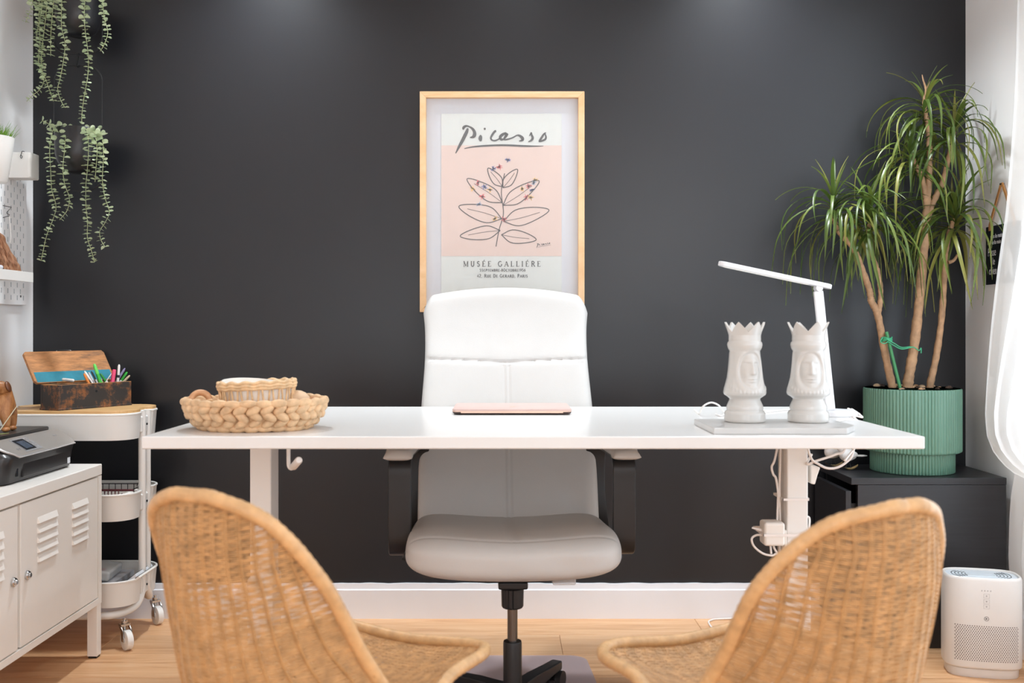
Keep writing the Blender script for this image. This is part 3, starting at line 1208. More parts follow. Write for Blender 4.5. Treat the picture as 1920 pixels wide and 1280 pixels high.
TITLE = [
    [(455, 322, 16), (450, 350, 32), (430, 400, 42), (375, 510, 40), (320, 610, 28), (275, 700, 8)],
    [(388, 345, 14), (395, 315, 34), (430, 290, 24), (480, 300, 18), (530, 335, 30), (558, 385, 38), (555, 430, 44), (530, 455, 30), (488, 462, 8)],
    [(652, 425, 14), (648, 450, 40), (645, 485, 46), (655, 518, 20)], [(708, 316, 14), (711, 332, 26), (713, 350, 12)],
    [(884, 366, 24), (862, 372, 26), (825, 420, 26), (803, 470, 22), (820, 500, 18), (860, 510, 18), (905, 495, 16), (945, 470, 14)],
    [(1035, 396, 26), (985, 415, 34), (945, 450, 36), (955, 490, 30), (995, 485, 20), (1030, 445, 26), (1048, 405, 30), (1010, 455, 16), (1000, 492, 16), (1050, 490, 18), (1130, 465, 16), (1190, 432, 16), (1225, 432, 24), (1265, 458, 36), (1282, 488, 34), (1262, 508, 22), (1225, 516, 8)],
    [(1378, 442, 6), (1400, 405, 16), (1410, 392, 16), (1414, 425, 24), (1430, 465, 30), (1415, 500, 26), (1385, 518, 16), (1362, 526, 6)],
    [(1630, 388, 10), (1600, 410, 20), (1570, 455, 26), (1538, 505, 24), (1530, 522, 16), (1570, 512, 22), (1615, 492, 24), (1630, 462, 20), (1622, 425, 16), (1608, 400, 10)],
]
g = G()
brush(g, TITLE + [[(405, 628, 6), (520, 605, 14), (700, 588, 20), (1000, 578, 22), (1300, 590, 22), (1480, 592, 12), (1590, 590, 4)]], 820, 200, 1 / 8)
g.build('title_lettering', M['ink'], po, smooth=0)
g = G()
brush(g, [[(x, y, wd * .9 + 22) for x, y, wd in st] for st in TITLE] + [[(420, 650, 20), (900, 620, 26), (1700, 640, 20)]], 999, 452.5, .0190, -.17)
g.build('signature', M['ink'], po, smooth=0)
# plain line drawing: a spray of leaves with small coloured blossoms
g = G()


def line(pts, wd=1.8, n=6):
    q = []
    for i, (x, y) in enumerate(spline(pts, n)):
        a, b = pp(x, y)
        q.append((a, b, wd * PS))
    g.ribbon(q, .0002, pplane)


def leafline(x0, y0, ang, L, wd, vein=True):
    c, s = cos(ang), sin(ang)
    f = lambda u, v: (x0 + c * u - s * v, y0 + s * u + c * v)
    line([f(0, 0), f(L * .3, -wd), f(L * .7, -wd * .8), f(L, 0), f(L * .7, wd * .75), f(L * .3, wd), f(0, 0)])
    if vein:
        line([f(0, 0), f(L * .4, wd * .1), f(L * .8, 0)], 1.0)


line([(930, 462), (936, 430), (944, 400), (940, 360), (946, 325)], 1.7)
for (x, y, A, L, wd) in ((938, 432, 172, 76, 12), (941, 410, 196, 84, 15), (942, 380, 214, 80, 13), (942, 350, 232, 44, 9),
                         (940, 440, 8, 66, 12), (944, 415, -14, 88, 15), (943, 385, -34, 82, 13), (943, 352, -52, 44, 9)):
    leafline(x, y, radians(A), L, wd)
g.build('line_drawing', M['ink_line'], po, smooth=0)
BL = {'red': [(896, 343), (904, 368), (936, 313), (991, 349), (986, 370), (945, 411)], 'blue': [(908, 350), (925, 316), (998, 356), (952, 300)],
      'yellow': [(886, 354), (918, 356), (1003, 337), (979, 354), (995, 370), (928, 410)], 'greyblue': [(898, 383), (1001, 342)]}
for k, L in BL.items():
    g = G()
    for (x, y) in L:
        for j in range(5):
            A = RND.uniform(0, 2 * pi)
            r = RND.uniform(4.6, 6.6)
            p0, p1 = pp(x - r * cos(A), y - r * sin(A)), pp(x + r * cos(A + .3), y + r * sin(A + .3))
            g.ribbon([(p0[0], p0[1], .0010), ((p0[0] + p1[0]) / 2, (p0[1] + p1[1]) / 2, .0042), (p1[0], p1[1], .0008)], .0003, pplane)
    g.build('blossom_print', M['p_' + k], po, smooth=0)

# serif lettering drawn stroke by stroke: (x, y) on a unit-high letter, k = thick, n = thin, e = serif
ARC = lambda cx, cy, rx, ry, a0, a1, n=10: [(cx + rx * cos(radians(a0 + (a1 - a0) * i / n)), cy + ry * sin(radians(a0 + (a1 - a0) * i / n))) for i in range(n + 1)]
SER = {
    'M': (1.0, [('n', [(.14, 0), (.14, 1)]), ('k', [(.14, 1), (.5, .06)]), ('n', [(.5, .06), (.86, 1)]), ('k', [(.86, 0), (.86, 1)])], [(.14, 0), (.14, 1), (.86, 0), (.86, 1)]),
    'U': (.86, [('k', [(.2, 1)] + ARC(.44, .3, .24, .3, 180, 360) + [(.68, 1)])], [(.2, 1), (.68, 1)]),
    'S': (.66, [('k', ARC(.33, .75, .2, .23, 30, 250) + ARC(.33, .27, .22, .26, 80, -150))], []),
    'E': (.72, [('k', [(.18, 0), (.18, 1)]), ('n', [(.18, 1), (.62, 1), (.62, .85)]), ('n', [(.18, .52), (.5, .52)]), ('n', [(.18, 0), (.66, 0), (.66, .16)])], [(.18, 0), (.18, 1)]),
    'G': (.86, [('k', ARC(.46, .5, .36, .5, 50, 320, 16)), ('k', [(.74, .12), (.74, .42)])], [(.74, .42)]),
    'A': (.86, [('n', [(.1, 0), (.44, 1)]), ('k', [(.44, 1), (.78, 0)]), ('n', [(.22, .33), (.66, .33)])], [(.1, 0), (.78, 0)]),
    'L': (.68, [('k', [(.18, 0), (.18, 1)]), ('n', [(.18, 0), (.62, 0), (.62, .18)])], [(.18, 0), (.18, 1)]),
    'I': (.4, [('k', [(.2, 0), (.2, 1)])], [(.2, 0), (.2, 1)]),
    'R': (.8, [('k', [(.18, 0), (.18, 1)]), ('k', [(.18, 1), (.4, 1)] + ARC(.4, .76, .22, .24, 90, -90) + [(.18, .52)]), ('k', [(.4, .5), (.72, 0)])], [(.18, 0), (.18, 1), (.72, 0)]),
    'P': (.72, [('k', [(.18, 0), (.18, 1)]), ('k', [(.18, 1), (.4, 1)] + ARC(.4, .74, .22, .26, 90, -90) + [(.18, .48)])], [(.18, 0), (.18, 1)]),
    'T': (.76, [('k', [(.38, 0), (.38, 1)]), ('n', [(.06, .85), (.06, 1), (.7, 1), (.7, .85)])], [(.38, 0)]),
    'B': (.76, [('k', [(.18, 0), (.18, 1)]), ('k', [(.18, 1), (.36, 1)] + ARC(.36, .77, .2, .23, 90, -90) + [(.18, .54)]), ('k', [(.36, .54)] + ARC(.38, .27, .24, .27, 90, -90) + [(.18, 0)])], [(.18, 0), (.18, 1)]),
    'O': (.9, [('k', ARC(.45, .5, .36, .5, 0, 360, 18))], []),
    'C': (.82, [('k', ARC(.46, .5, .36, .5, 45, 315, 16))], []),
    'D': (.86, [('k', [(.18, 0), (.18, 1)]), ('k', [(.18, 1), (.36, 1)] + ARC(.36, .5, .38, .5, 90, -90) + [(.18, 0)])], [(.18, 0), (.18, 1)]),
    '1': (.5, [('k', [(.12, .8), (.27, 1), (.27, 0)])], [(.27, 0)]), '2': (.6, [('k', ARC(.3, .74, .2, .25, 170, -30) + [(.08, 0), (.54, 0)])], []),
    '4': (.6, [('k', [(.4, 0), (.4, 1), (.06, .3), (.56, .3)])], []), '5': (.6, [('k', [(.5, 1), (.16, 1), (.14, .58)] + ARC(.28, .3, .22, .3, 110, -140))], []),
    '6': (.6, [('k', ARC(.3, .3, .2, .3, 0, 360, 12)), ('k', [(.1, .35), (.2, .75), (.46, 1)])], []), '8': (.6, [('k', ARC(.3, .75, .18, .24, 0, 360, 12)), ('k', ARC(.3, .26, .22, .26, 0, 360, 12))], []),
    '9': (.6, [('k', ARC(.3, .7, .2, .3, 0, 360, 12)), ('k', [(.5, .65), (.4, .25), (.14, 0)])], []),
    '-': (.4, [('k', [(.06, .38), (.34, .38)])], []), ',': (.3, [('k', [(.14, .06), (.1, -.16)])], []), ' ': (.5, [], []),
}


def serif_line(g, runs, cx, ybase, total, thick, thin):
    """runs: [(char, cap height in photo pixels)], centred on cx and stretched to 'total' px"""
    adv = sum(SER['E' if c == 'É' else c][0] * h for c, h in runs)
    gap = (total - adv) / (len(runs) - 1)
    x = cx - total / 2
    for c, h in runs:
        W, st, sr = SER['E' if c == 'É' else c]
        for kind, pts in st:
            t = thick if kind == 'k' else thin
            g.ribbon([pp(x + p[0] * h, ybase - p[1] * h) + (t * PS,) for p in pts], .0002, pplane)
        for p in sr:
            g.ribbon([pp(x + (p[0] - .14) * h, ybase - p[1] * h) + (thin * PS,), pp(x + (p[0] + .14) * h, ybase - p[1] * h) + (thin * PS,)], .0002, pplane)
        if c == 'É':
            g.ribbon([pp(x + .32 * h, ybase - 1.1 * h) + (thick * PS,), pp(x + .5 * h, ybase - 1.34 * h) + (thin * PS,)], .0002, pplane)
        x += W * h + gap


def caps(s, big, small):
    out, first = [], True
    for ch in s:
        if ch == ' ':
            out.append((' ', small))
            first = True
            continue
        out.append((ch.upper(), big if (ch.isupper() or ch.isdigit() or ch == ',') else small))
    return out


g = G()
serif_line(g, [(c, 9.4) for c in 'MUSÉE GALLIÉRE'], 941.3, 499.3, 145, 1.55, .8)
g.build('lettering', M['ink'], po, smooth=0)
g = G()
serif_line(g, caps('5Septembre-8Octobre1956', 4.9, 4.2), 942.3, 508.6, 86, .95, .6)
g.build('lettering', M['ink'], po, smooth=0)
g = G()
serif_line(g, caps('42, Rue De Gerard, Paris', 5.8, 4.7), 941.8, 519.8, 95, 1.05, .65)
g.build('lettering', M['ink'], po, smooth=0)
G().span((X0 + w - .003, 3.2795, Z0 + w - .003), (X1 - w + .003, 3.2812, Z1 - w + .003)).build('glazing', M['glass'], po, smooth=0)

# ================================================================== locker cabinet on the left
CX0, CXF, CY0, CY1 = -1.551, -1.186, 1.80, 2.917
CZ0, CZ1 = .155, .561
lk = thing('locker_cabinet', ((CX0 + CXF) / 2, (CY0 + CY1) / 2, 0), 'low white metal cabinet with louvred doors, under the printer', 'cabinet')
g = G()
g.span((CX0, CY0, CZ1 - .032), (CXF + .001, CY1, CZ1))
g.build('top_panel', M['locker'], lk, bevel=.003)
g = G()
g.span((CX0, CY0 + .004, CZ0), (CXF - .022, CY1 - .004, CZ1 - .033))
g.span((CXF - .022, CY1 - .024, CZ0), (CXF, CY1 - .002, CZ1 - .033))
g.span((CXF - .022, CY0 + .002, CZ0), (CXF, CY0 + .022, CZ1 - .033))
g.span((CXF - .022, CY0 + .022, CZ0), (CXF, CY1 - .024, CZ0 + .018))
g.build('carcass', M['locker'], lk, smooth=0)
DYS = [(1.83, 2.418), (2.432, 2.890)]
for k, (y0, y1) in enumerate(DYS):
    dr = G().span((CXF - .018, y0, CZ0 + .021), (CXF - .001, y1, CZ1 - .036)).build('door', M['locker'], lk, bevel=.0015)
    for (ya, yb) in ((y1 - .171, y1 - .071), (y1 - .372, y1 - .262)):
        for i in range(5):
            z = .364 + .0245 * i
            xo = CXF - .0012
            g = G()
            g.add([(xo, ya, z), (xo, yb, z), (xo, yb, z + .016), (xo, ya, z + .016),
                   (xo + .0062, ya + .003, z + .001), (xo + .0062, yb - .003, z + .001), (xo + .0005, yb, z + .016), (xo + .0005, ya, z + .016), (xo + .0055, ya + .003, z + .003), (xo + .0055, yb - .003, z + .003)],
                  [(0, 1, 5, 4), (4, 5, 9, 8), (8, 9, 6, 7), (0, 4, 8, 7, 3), (1, 2, 6, 9, 5), (3, 7, 6, 2)])
            g.build('louvre', M['locker'], dr, smooth=0)
    ky = 2.462 if k == 1 else 2.393
    g = G()
    f = lambda p: Vector((CXF - .001 + p.z, ky + p.x, .346 + p.y))
    g.lathe([(.0115, 0), (.0115, .005), (.010, .007), (.007, .0072), (.0065, .010), (.0055, .011), (1e-4, .011)], n=24, fn=lambda p, A, r, z: Vector((CXF - .001 + z, ky + p.x, .346 + p.y)))
    kb = g.build('lock', M['chrome'], dr, smooth=30, weld=True)
for (lx, ly) in ((CXF - .016, CY1 - .016), (CX0 + .016, CY1 - .016), (CXF - .016, CY0 + .016), (CX0 + .016, CY0 + .016)):
    l = G().span((lx - .0145, ly - .0145, .006), (lx + .0145, ly + .0145, CZ0 - .0002)).build('leg', M['locker'], lk, bevel=.001)
    G().span((lx - .012, ly - .012, 0), (lx + .012, ly + .012, .006)).build('foot_cap', M['black_plastic'], l, smooth=0)

# ================================================================== printer
QX0, QXF, QY0, QY1, QZ = -1.545, -1.252, 2.478, 2.872, CZ1
pr = thing('printer', (-1.4, 2.67, QZ), 'black and silver inkjet printer standing on the white metal cabinet', 'printer')


def rr(x0, x1, y0, y1, r, n=5):
    out = []
    for cx, cy, a in ((x1 - r, y1 - r, 0), (x0 + r, y1 - r, 90), (x0 + r, y0 + r, 180), (x1 - r, y0 + r, 270)):
        for k in range(n + 1):
            A = radians(a + 90 * k / n)
            out.append((cx + r * cos(A), cy + r * sin(A)))
    return out


def loft(g, rings):
    n = len(rings[0])
    vs = [p for r in rings for p in r]
    fs = [tuple(range(n))[::-1], tuple((len(rings) - 1) * n + i for i in range(n))]
    for j in range(len(rings) - 1):
        for i in range(n):
            l = (i + 1) % n
            fs.append((j * n + i, j * n + l, (j + 1) * n + l, (j + 1) * n + i))
    return g.add(vs, fs)


g = G()
prof = [(-.012, .000), (0, .004), (.008, .05), (.013, .066), (.010, .072), (-.03, .098), (-.055, .104)]
loft(g, [[(x, y, QZ + z) for x, y in rr(QX0, QXF + dx, QY0 + max(0, -dx) * .4, QY1 - max(0, -dx) * .3, .028)] for dx, z in prof])
g.build('body', M['printer_black'], pr, smooth=35)
g = G()
loft(g, [[(x, y, QZ + z) for x, y in rr(QX0 + .003, QXF - .058, QY0 + .010 - i, QY1 - .008 + i, .022)] for z, i in ((.1042, 0), (.112, .002), (.1155, -.003))])
g.build('scanner_lid', M['printer_lid'], pr, smooth=35)


# sloping silver control panel: position from (along y 0..1, down the slope 0..1)
def panel(a, b, lift=0.0):
    ya, yb = QY0 + .012, QY1 - .003
    x = lerpk([(0, QXF - .052), (.12, QXF - .040), (.85, QXF + .008), (1, QXF + .0165)], b)
    z = lerpk([(0, .1075), (.12, .1045), (.85, .0765), (1, .0685)], b)
    y = ya + (yb - ya) * a
    e = .020 * (1 - min(1, (1 - a) / .06)) ** 2 * 0
    return Vector((x + lift * .5, y, QZ + z + lift * .86))


g = G()
NA, NB = 30, 12
vs = []


def panel_y(a, b):
    # rounded ends: the panel narrows towards its lower corners
    e = .030 * max(0, (b - .45) / .55) ** 2
    return a, e


for lift in (0.0004, -.003):
    for j in range(NB + 1):
        for i in range(NA + 1):
            b = j / NB
            e = .10 * max(0, (b - .35) / .65) ** 2.2
            a = e + (1 - 1.55 * e) * i / NA
            vs.append(panel(a, b, lift))
fs = []
o2 = (NA + 1) * (NB + 1)
for j in range(NB):
    for i in range(NA):
        q = j * (NA + 1) + i
        fs.append((q, q + 1, q + NA + 2, q + NA + 1))
        fs.append((o2 + q, o2 + q + NA + 1, o2 + q + NA + 2, o2 + q + 1))
for i in range(NA):
    fs.append((NB * (NA + 1) + i, NB * (NA + 1) + i + 1, o2 + NB * (NA + 1) + i + 1, o2 + NB * (NA + 1) + i))
    fs.append((i, o2 + i, o2 + i + 1, i + 1))
for j in range(NB):
    a0, a1 = j * (NA + 1), (j + 1) * (NA + 1)
    fs.append((a0, a1, o2 + a1, o2 + a0))
    fs.append((a0 + NA, o2 + a0 + NA, o2 + a1 + NA, a1 + NA))
g.add(vs, fs)
pnl = g.build('control_panel', M['printer_grey'], pr, smooth=50)
g = G()
pts = []
for j in range(NB + 1):
    b = j / NB
    pts.append(panel(.10 * max(0, (b - .35) / .65) ** 2.2, b, .0006))
for i in range(1, NA + 1):
    pts.append(panel(.10 + (1 - .155) * i / NA, 1, .0006))
g.tube(pts, .0022, 6)
g.build('bright_edge', M['printer_edge'], pnl)


def patch(a0, a1, b0, b1, lift, name, mat, n=4):
    g = G()
    g.grid(lambda u, v: panel(a0 + (a1 - a0) * u, b0 + (b1 - b0) * v, lift), n, n)
    return g.build(name, M[mat], pnl, smooth=50)


patch(.235, .475, .13, .87, .0010, 'display_bezel', 'printer_edge')
patch(.25, .40, .20, .80, .0016, 'screen', 'screen')
patch(.275, .375, .30, .72, .0020, 'screen_image', 'screen_pic')
for i in range(3):
    patch(.425, .445, .24 + .18 * i, .30 + .18 * i, .0016, 'button', 'printer_grey')
for i in range(2):
    patch(.165 + .03 * i, .18 + .03 * i, .62, .72, .0014, 'button', 'printer_edge')
patch(.80, .86, .36, .42, .0012, 'badge', 'printer_edge')
# paper tray door line and the white sticker on the front
g = G()
g.span((QXF - .003, QY0 + .085, QZ + .012), (QXF + .0075, QY1 - .03, QZ + .058))
g.build('paper_door', M['printer_black'], pr, bevel=.002)
g = G()
g.span((QXF + .004, QY1 - .052, QZ + .014), (QXF + .0085, QY1 - .036, QZ + .030))
g.build('sticker', M['sign_white'], pr, smooth=0)
G().span((QXF - .003, QY0 + .055, QZ + .018), (QXF + .006, QY0 + .062, QZ + .046)).build('card_slot', M['screen'], pr, smooth=0)
PTOP = QZ + .1155

# ------------------------------------------------------------------ carved wooden animal standing on the printer
me = bpy.data.meshes.new('carved_animal')
V_, E_, R_ = [], [], []


def sk(p, r, parent=None):
    V_.append(p)
    R_.append(r)
    if parent is not None:
        E_.append((parent, len(V_) - 1))
    return len(V_) - 1


ax, ay, az = -1.395, 2.72, PTOP
i0 = sk((ax - .03, ay, az + .072), .033)
i1 = sk((ax + .02, ay, az + .074), .034, i0)
i2 = sk((ax - .075, ay, az + .070), .031, i0)
n1 = sk((ax + .026, ay - .004, az + .105), .021, i1)
n2 = sk((ax + .020, ay - .012, az + .126), .021, n1)
n3 = sk((ax + .008, ay - .034, az + .122), .014, n2)
n4 = sk((ax + .004, ay - .048, az + .115), .009, n3)
for (bx, by, pr_) in ((.038, -.022, i1), (.034, .022, i1), (-.09, -.022, i2), (-.09, .022, i2)):
    a_ = sk((ax + bx * .95, ay + by, az + .044), .016, pr_)
    b_ = sk((ax + bx * 1.05, ay + by, az + .020), .0105, a_)
    c_ = sk((ax + bx * 1.08, ay + by - .003, az + .0085), .0085, b_)
me.from_pydata(V_, E_, [])
an = bpy.data.objects.new('carved_animal', me)
me.transform(Matrix.Translation((-ax, -ay, -az)))
an.location = (ax, ay, az)
COL.objects.link(an)
an.modifiers.new('skin', 'SKIN').use_smooth_shade = True
for i, r in enumerate(R_):
    me.skin_vertices[0].data[i].radius = (r, r)
me.skin_vertices[0].data[0].use_root = True
ss = an.modifiers.new('sub', 'SUBSURF')
ss.levels = ss.render_levels = 2
me.materials.append(M['carved'])
tag(an, 'carved brown wooden animal figure standing on top of the printer', 'figurine')
FRAME[an.name] = Matrix.Translation((ax, ay, az))
for s in (-1, 1):
    G().ball((ax + .020 + s * .0195, ay - .012, az + .122), (.005, .012, .016), rot=Matrix.Rotation(-s * .35, 3, 'Y')).build('ear', M['carved_dark'], an)
for (bx, by) in ((.041, -.0265), (.037, .0175), (-.0975, -.0265), (-.0975, .0175)):
    G().ball((ax + bx, ay + by - .002, az + .0072), (.0105, .0135, .0072)).build('paw', M['carved'], an)
# long leaf and pale straw lying beside it
g = G()
pts = [at(-12, 822, 2.60), at(0, 815, 2.60), at(14, 812, 2.60), at(29, 813, 2.60)]
zz = PTOP + .0014
leafp = [(-1.372, 2.53), (-1.345, 2.555), (-1.322, 2.578), (-1.300, 2.60)]
L = [(x, y, .5) for x, y in leafp]
vs, fs = [], []
for i, (x, y) in enumerate(spline(leafp, 4)):
    t = i / 12
    wv = .010 * sin(pi * min(1, .12 + t * .88)) + .0006
    d = Vector((.7, .72, 0)).normalized()
    nn = Vector((-d.y, d.x, 0))
    for s in (-1, 0, 1):
        vs.append(Vector((x, y, zz + (.002 if s else 0) + .004 * t * t)) + nn * (wv * s))
for i in range(12):
    for k in (0, 1):
        fs.append((i * 3 + k, i * 3 + k + 1, i * 3 + k + 4, i * 3 + k + 3))
tag(g.add(vs, fs).build('fallen_leaf', M['leaf_green']), 'long pale green leaf lying on the printer lid', 'leaf')
a, b = at(0, 806, 2.63), at(32.5, 760, 2.66)
g = G().tube([Vector((a.x - .012, a.y, PTOP + .002)), a, b], [.0014, .0013, .0009], 6)
tag(g.build('straw', M['pale_stick']), 'thin pale straw leaning up from the printer lid', 'straw')

# ================================================================== trolley
TX0, TX1, TY0, TY1 = -1.553, -1.122, 2.962, 3.256
tr = thing('utility_trolley', (-1.335, 3.11, 0), 'white three-tier trolley with bamboo top between cabinet and dark wall', 'trolley')


def tro(ins=0.0):
    r = .075 - ins
    x0, x1, y0, y1 = TX0 + ins, TX1 - ins, TY0 + ins, TY1 - ins
    ym = (TY0 + TY1) / 2
    out = []
    for (cx, cy, a) in ((x1 - r, y1 - r, 0), (x0 + r, y1 - r, 90), (x0 + r, y0 + r, 180), (x1 - r, y0 + r, 270)):
        if a == 180:
            out += [(x0, ym + .052), (x0 + .022, ym + .040), (x0 + .022, ym - .040), (x0, ym - .052)]
        for k in range(7):
            A = radians(a + 15 * k)
            out.append((cx + r * cos(A), cy + r * sin(A)))
    out += [(x1, ym - .052), (x1 - .022, ym - .040), (x1 - .022, ym + .040), (x1, ym + .052)]
    return out


for (z0, z1) in ((.622, .6985), (.380, .458), (.123, .197)):
    g = G()
    o_, i_ = tro(0), tro(.003)
    ob = tro(.006)
    n = len(o_)
    vs = [(x, y, z0) for x, y in ob] + [(x, y, z1) for x, y in o_] + [(x, y, z1) for x, y in i_] + [(x, y, z0 + .003) for x, y in tro(.009)]
    fs = [tuple(range(n))[::-1], tuple(3 * n + i for i in range(n))]
    for i in range(n):
        l = (i + 1) % n
        for k in range(3):
            fs.append((k * n + i, k * n + l, (k + 1) * n + l, (k + 1) * n + i))
    g.add(vs, fs)
    bs_ = g.build('basket', M['white_metal'], tr, smooth=35)
    G().tube([(x, y, z1) for x, y in tro(.0008)], .0038, 6, closed=True).build('rolled_rim', M['white_metal'], bs_)
g = G()
lid_o = tro(.002)
g.prism(lid_o, .7005, .711, 'z')
g.build('bamboo_lid', M['bamboo'], tr, bevel=.001)
ym = (TY0 + TY1) / 2
for s in (-1, 1):
    yt = ym + s * .021
    yo = TY0 + .012 if s < 0 else TY1 - .012
    xs = TX1 - .0085
    xl = TX0 + .0085
    path = [(xs, yt, .702), (xs, yt, .66), (xs, yt, .45), (xs, yt, .20), (xs, yt, .150), (xs - .004, yt + s * .03, .113), (xs - .022, yo - s * .045, .100), (xs - .05, yo - s * .012, .0985), (xs - .10, yo, .0985)]
    path += [(xl + .10, yo, .0985), (xl + .05, yo - s * .012, .0985), (xl + .022, yo - s * .045, .100), (xl + .004, yt + s * .03, .113), (xl, yt, .15), (xl, yt, .20), (xl, yt, .45), (xl, yt, .702)]
    tb = G().tube(spline(path, 5), .0112, 12).build('tube_frame', M['white_metal'], tr)
    for cx in (TX1 - .022, TX0 + .045):
        cyy = TY0 + .018 if s < 0 else TY1 - .016
        zt = .0985
        cs = G()
        cs.cyl((cx, cyy, .055), (cx, cyy, zt - .008), .0045)
        cs.cyl((cx, cyy, .076), (cx, cyy, .084), .009)
        R = Matrix.Rotation(radians(-46), 3, 'Z')
        for q in (-1, 1):
            cs.sweep([Vector((cx, cyy, 0)) + R @ Vector((0, q * .013, .068)), Vector((cx, cyy, 0)) + R @ Vector((.014, q * .013, .055)), Vector((cx, cyy, 0)) + R @ Vector((.018, q * .013, .026))], .016, .0025, R @ Vector((1, 0, 0)))
        cs.box(Vector((cx, cyy, .072)), (.02, .028, .006), R)
        c = cs.build('caster', M['chrome'], tb)
        ctr = Vector((cx, cyy, .029)) + R @ Vector((.018, 0, 0))
        axd = R @ Vector((0, 1, 0))
        G().tube([ctr - axd * .010, ctr - axd * .0085, ctr + axd * .0085, ctr + axd * .010], [.0255, .029, .029, .0255], 26).tube([ctr - axd * .0115, ctr + axd * .0115], .011, 16).build('wheel', M['white_metal'], c, smooth=35) if False else \
            G().tube([ctr - axd * .010, ctr - axd * .0085, ctr + axd * .0085, ctr + axd * .010], [.0255, .029, .029, .0255], 26).tube([ctr - axd * .0115, ctr + axd * .0115], .011, 16).build('wheel', M['white_metal'], tb, smooth=35)
for z in (.665, .425, .165):
    G().span((TX1 - .021, ym - .040, z - .03), (TX1 - .002, ym + .040, z + .022)).build('post_bracket', M['white_metal'], tr, bevel=.006)
for z in (.66, .42, .16):
    G().cyl((TX1 - .003, ym - .002, z), (TX1 + .0012, ym - .002, z), .0035, n=12).build('screw', M['black_metal'], tr)

# contents of the middle basket
BZ = .3832
g = G()
wt = thing('wire_tray', (-1.27, 3.12, BZ), 'black wire tray in the middle basket of the trolley', 'tray')
g = G()
x0, x1, y0, y1 = -1.42, -1.16, 3.075, 3.205
for z in (.002, .075):
    g.tube([(x0, y0, BZ + z), (x1, y0, BZ + z), (x1, y1, BZ + z), (x0, y1, BZ + z)], .0016, 6, closed=True)
for i in range(14):
    x = x0 + (x1 - x0) * i / 13
    for y in (y0, y1):
        g.tube([(x, y, BZ + .002), (x, y, BZ + .075)], .0012, 5)
    g.tube([(x, y0, BZ + .002), (x, y1, BZ + .002)], .0012, 5)
g.build('wire_grid', M['black_metal'], wt)
g = G().tube(spline([(x1, 3.14, BZ + .075), (x1 + .006, 3.14, BZ + .083), (x1 - .002, 3.14, BZ + .087), (x1 - .006, 3.14, BZ + .078)], 5), .0013, 6)
g.build('hook', M['black_metal'], wt)
nb = thing('spiral_notebook', (-1.27, 3.02, BZ), 'white notebook with maroon spiral binding in the middle trolley basket', 'notebook')
G().span((-1.40, 2.995, BZ), (-1.150, 3.068, BZ + .073)).build('pages', M['paper'], nb, smooth=0)
g = G()
pts = []
for i in range(22 * 8 + 1):
    A = 2 * pi * i / 8
    pts.append((-1.395 + .232 * i / (22 * 8), 3.004 + .0075 * cos(A), BZ + .076 + .0075 * sin(A)))
g.tube(pts, .0013, 5)
g.tube([(-1.397, 3.066, BZ + .076), (-1.15, 3.066, BZ + .076)], .0035, 6)
g.build('spiral', M['red_wire'], nb)
# contents of the lower basket
LZ = .1262
mg = thing('plastic_packet', (-1.24, 3.05, LZ), 'clear plastic packet of papers in the lowest trolley basket', 'packet')
g = G()
R = Matrix.Rotation(radians(8), 3, 'Y') @ Matrix.Rotation(radians(4), 3, 'Z')
c = Vector((-1.288, 3.07, LZ + .088))
g.box(c, (.15, .12, .022), R)
g.build('papers', M['paper'], mg, bevel=.003)
g = G()
g.box(c + Vector((.002, -.002, .003)), (.162, .132, .030), R)
g.build('sleeve', M['clear_bag'], mg, bevel=.008, seg=3)
G().box(c + R @ Vector((.04, -.02, .0125)), (.03, .014, .001), R).build('red_print', M['p_red'], mg, smooth=0)
R2 = Matrix.Rotation(radians(-26), 3, 'Y')
for k, (dx, dz, th, mt, lab) in enumerate(((0.0, 0, .009, 'slot', 'dark grey magazine leaning beside the plastic packet in the trolley'), (.012, .002, .006, 'black_satin', 'black booklet leaning at the right end of the lowest trolley basket'))):
    c = Vector((-1.163 + dx * 1.5, 3.085, LZ + .052 + dz))
    q = thing('magazine' if k == 0 else 'booklet', (c.x, c.y, LZ), lab, 'magazine')
    G().box(c, (.10 - .02 * k, .14, th), R2 @ Matrix.Rotation(radians(-12), 3, 'Y')).build('pages', M['sign_white'] if k == 0 else M['paper'], q, smooth=0)
    off = (R2 @ Matrix.Rotation(radians(-12), 3, 'Y')) @ Vector((0, 0, th / 2 + .0008))
    G().box(c + off, (.101 - .02 * k, .142, .001), R2 @ Matrix.Rotation(radians(-12), 3, 'Y')).build('cover', M[mt], q, smooth=0)
G().span((-1.40, 3.0, LZ), (-1.19, 3.18, LZ + .062)).build('card_box', M['mount'], mg, smooth=0)

# ================================================================== pencil box and pens
TZ = .711
th_ = atan2(.88, .475)
bx = thing('pencil_box', (-1.338, 2.972, TZ), 'worn wooden pencil box with open lid on the bamboo trolley top', 'box', th_)
BL_, BW_, BH_ = .270, .082, .0765
t = .0085
for nm, a, b in (('front_panel', (0, 0, .004), (BL_, t, BH_)), ('back_panel', (0, BW_ - t, .004), (BL_, BW_, BH_)), ('end_panel', (0.0005, t, .004), (t, BW_ - t, BH_ - .001)), ('end_panel', (BL_ - t, t, .004), (BL_ - .0005, BW_ - t, BH_ - .001)),
                 ('bottom', (-.002, -.002, 0), (BL_ + .002, BW_ + .002, .006))):
    G().span(a, b).build(nm, M['worn_box'], bx, local=True, bevel=.0015)
for a, b in (((t, .001, BH_ - .0004), (BL_, t - .001, BH_ + .0006)), ((t, BW_ - t + .001, BH_ - .0004), (BL_, BW_ - .001, BH_ + .0006)), ((.0008, .001, BH_ - .0014), (t - .001, BW_ - .001, BH_ + .0006))):
    G().span(a, b).build('bare_edge', M['raw_edge'], bx, local=True, smooth=0)
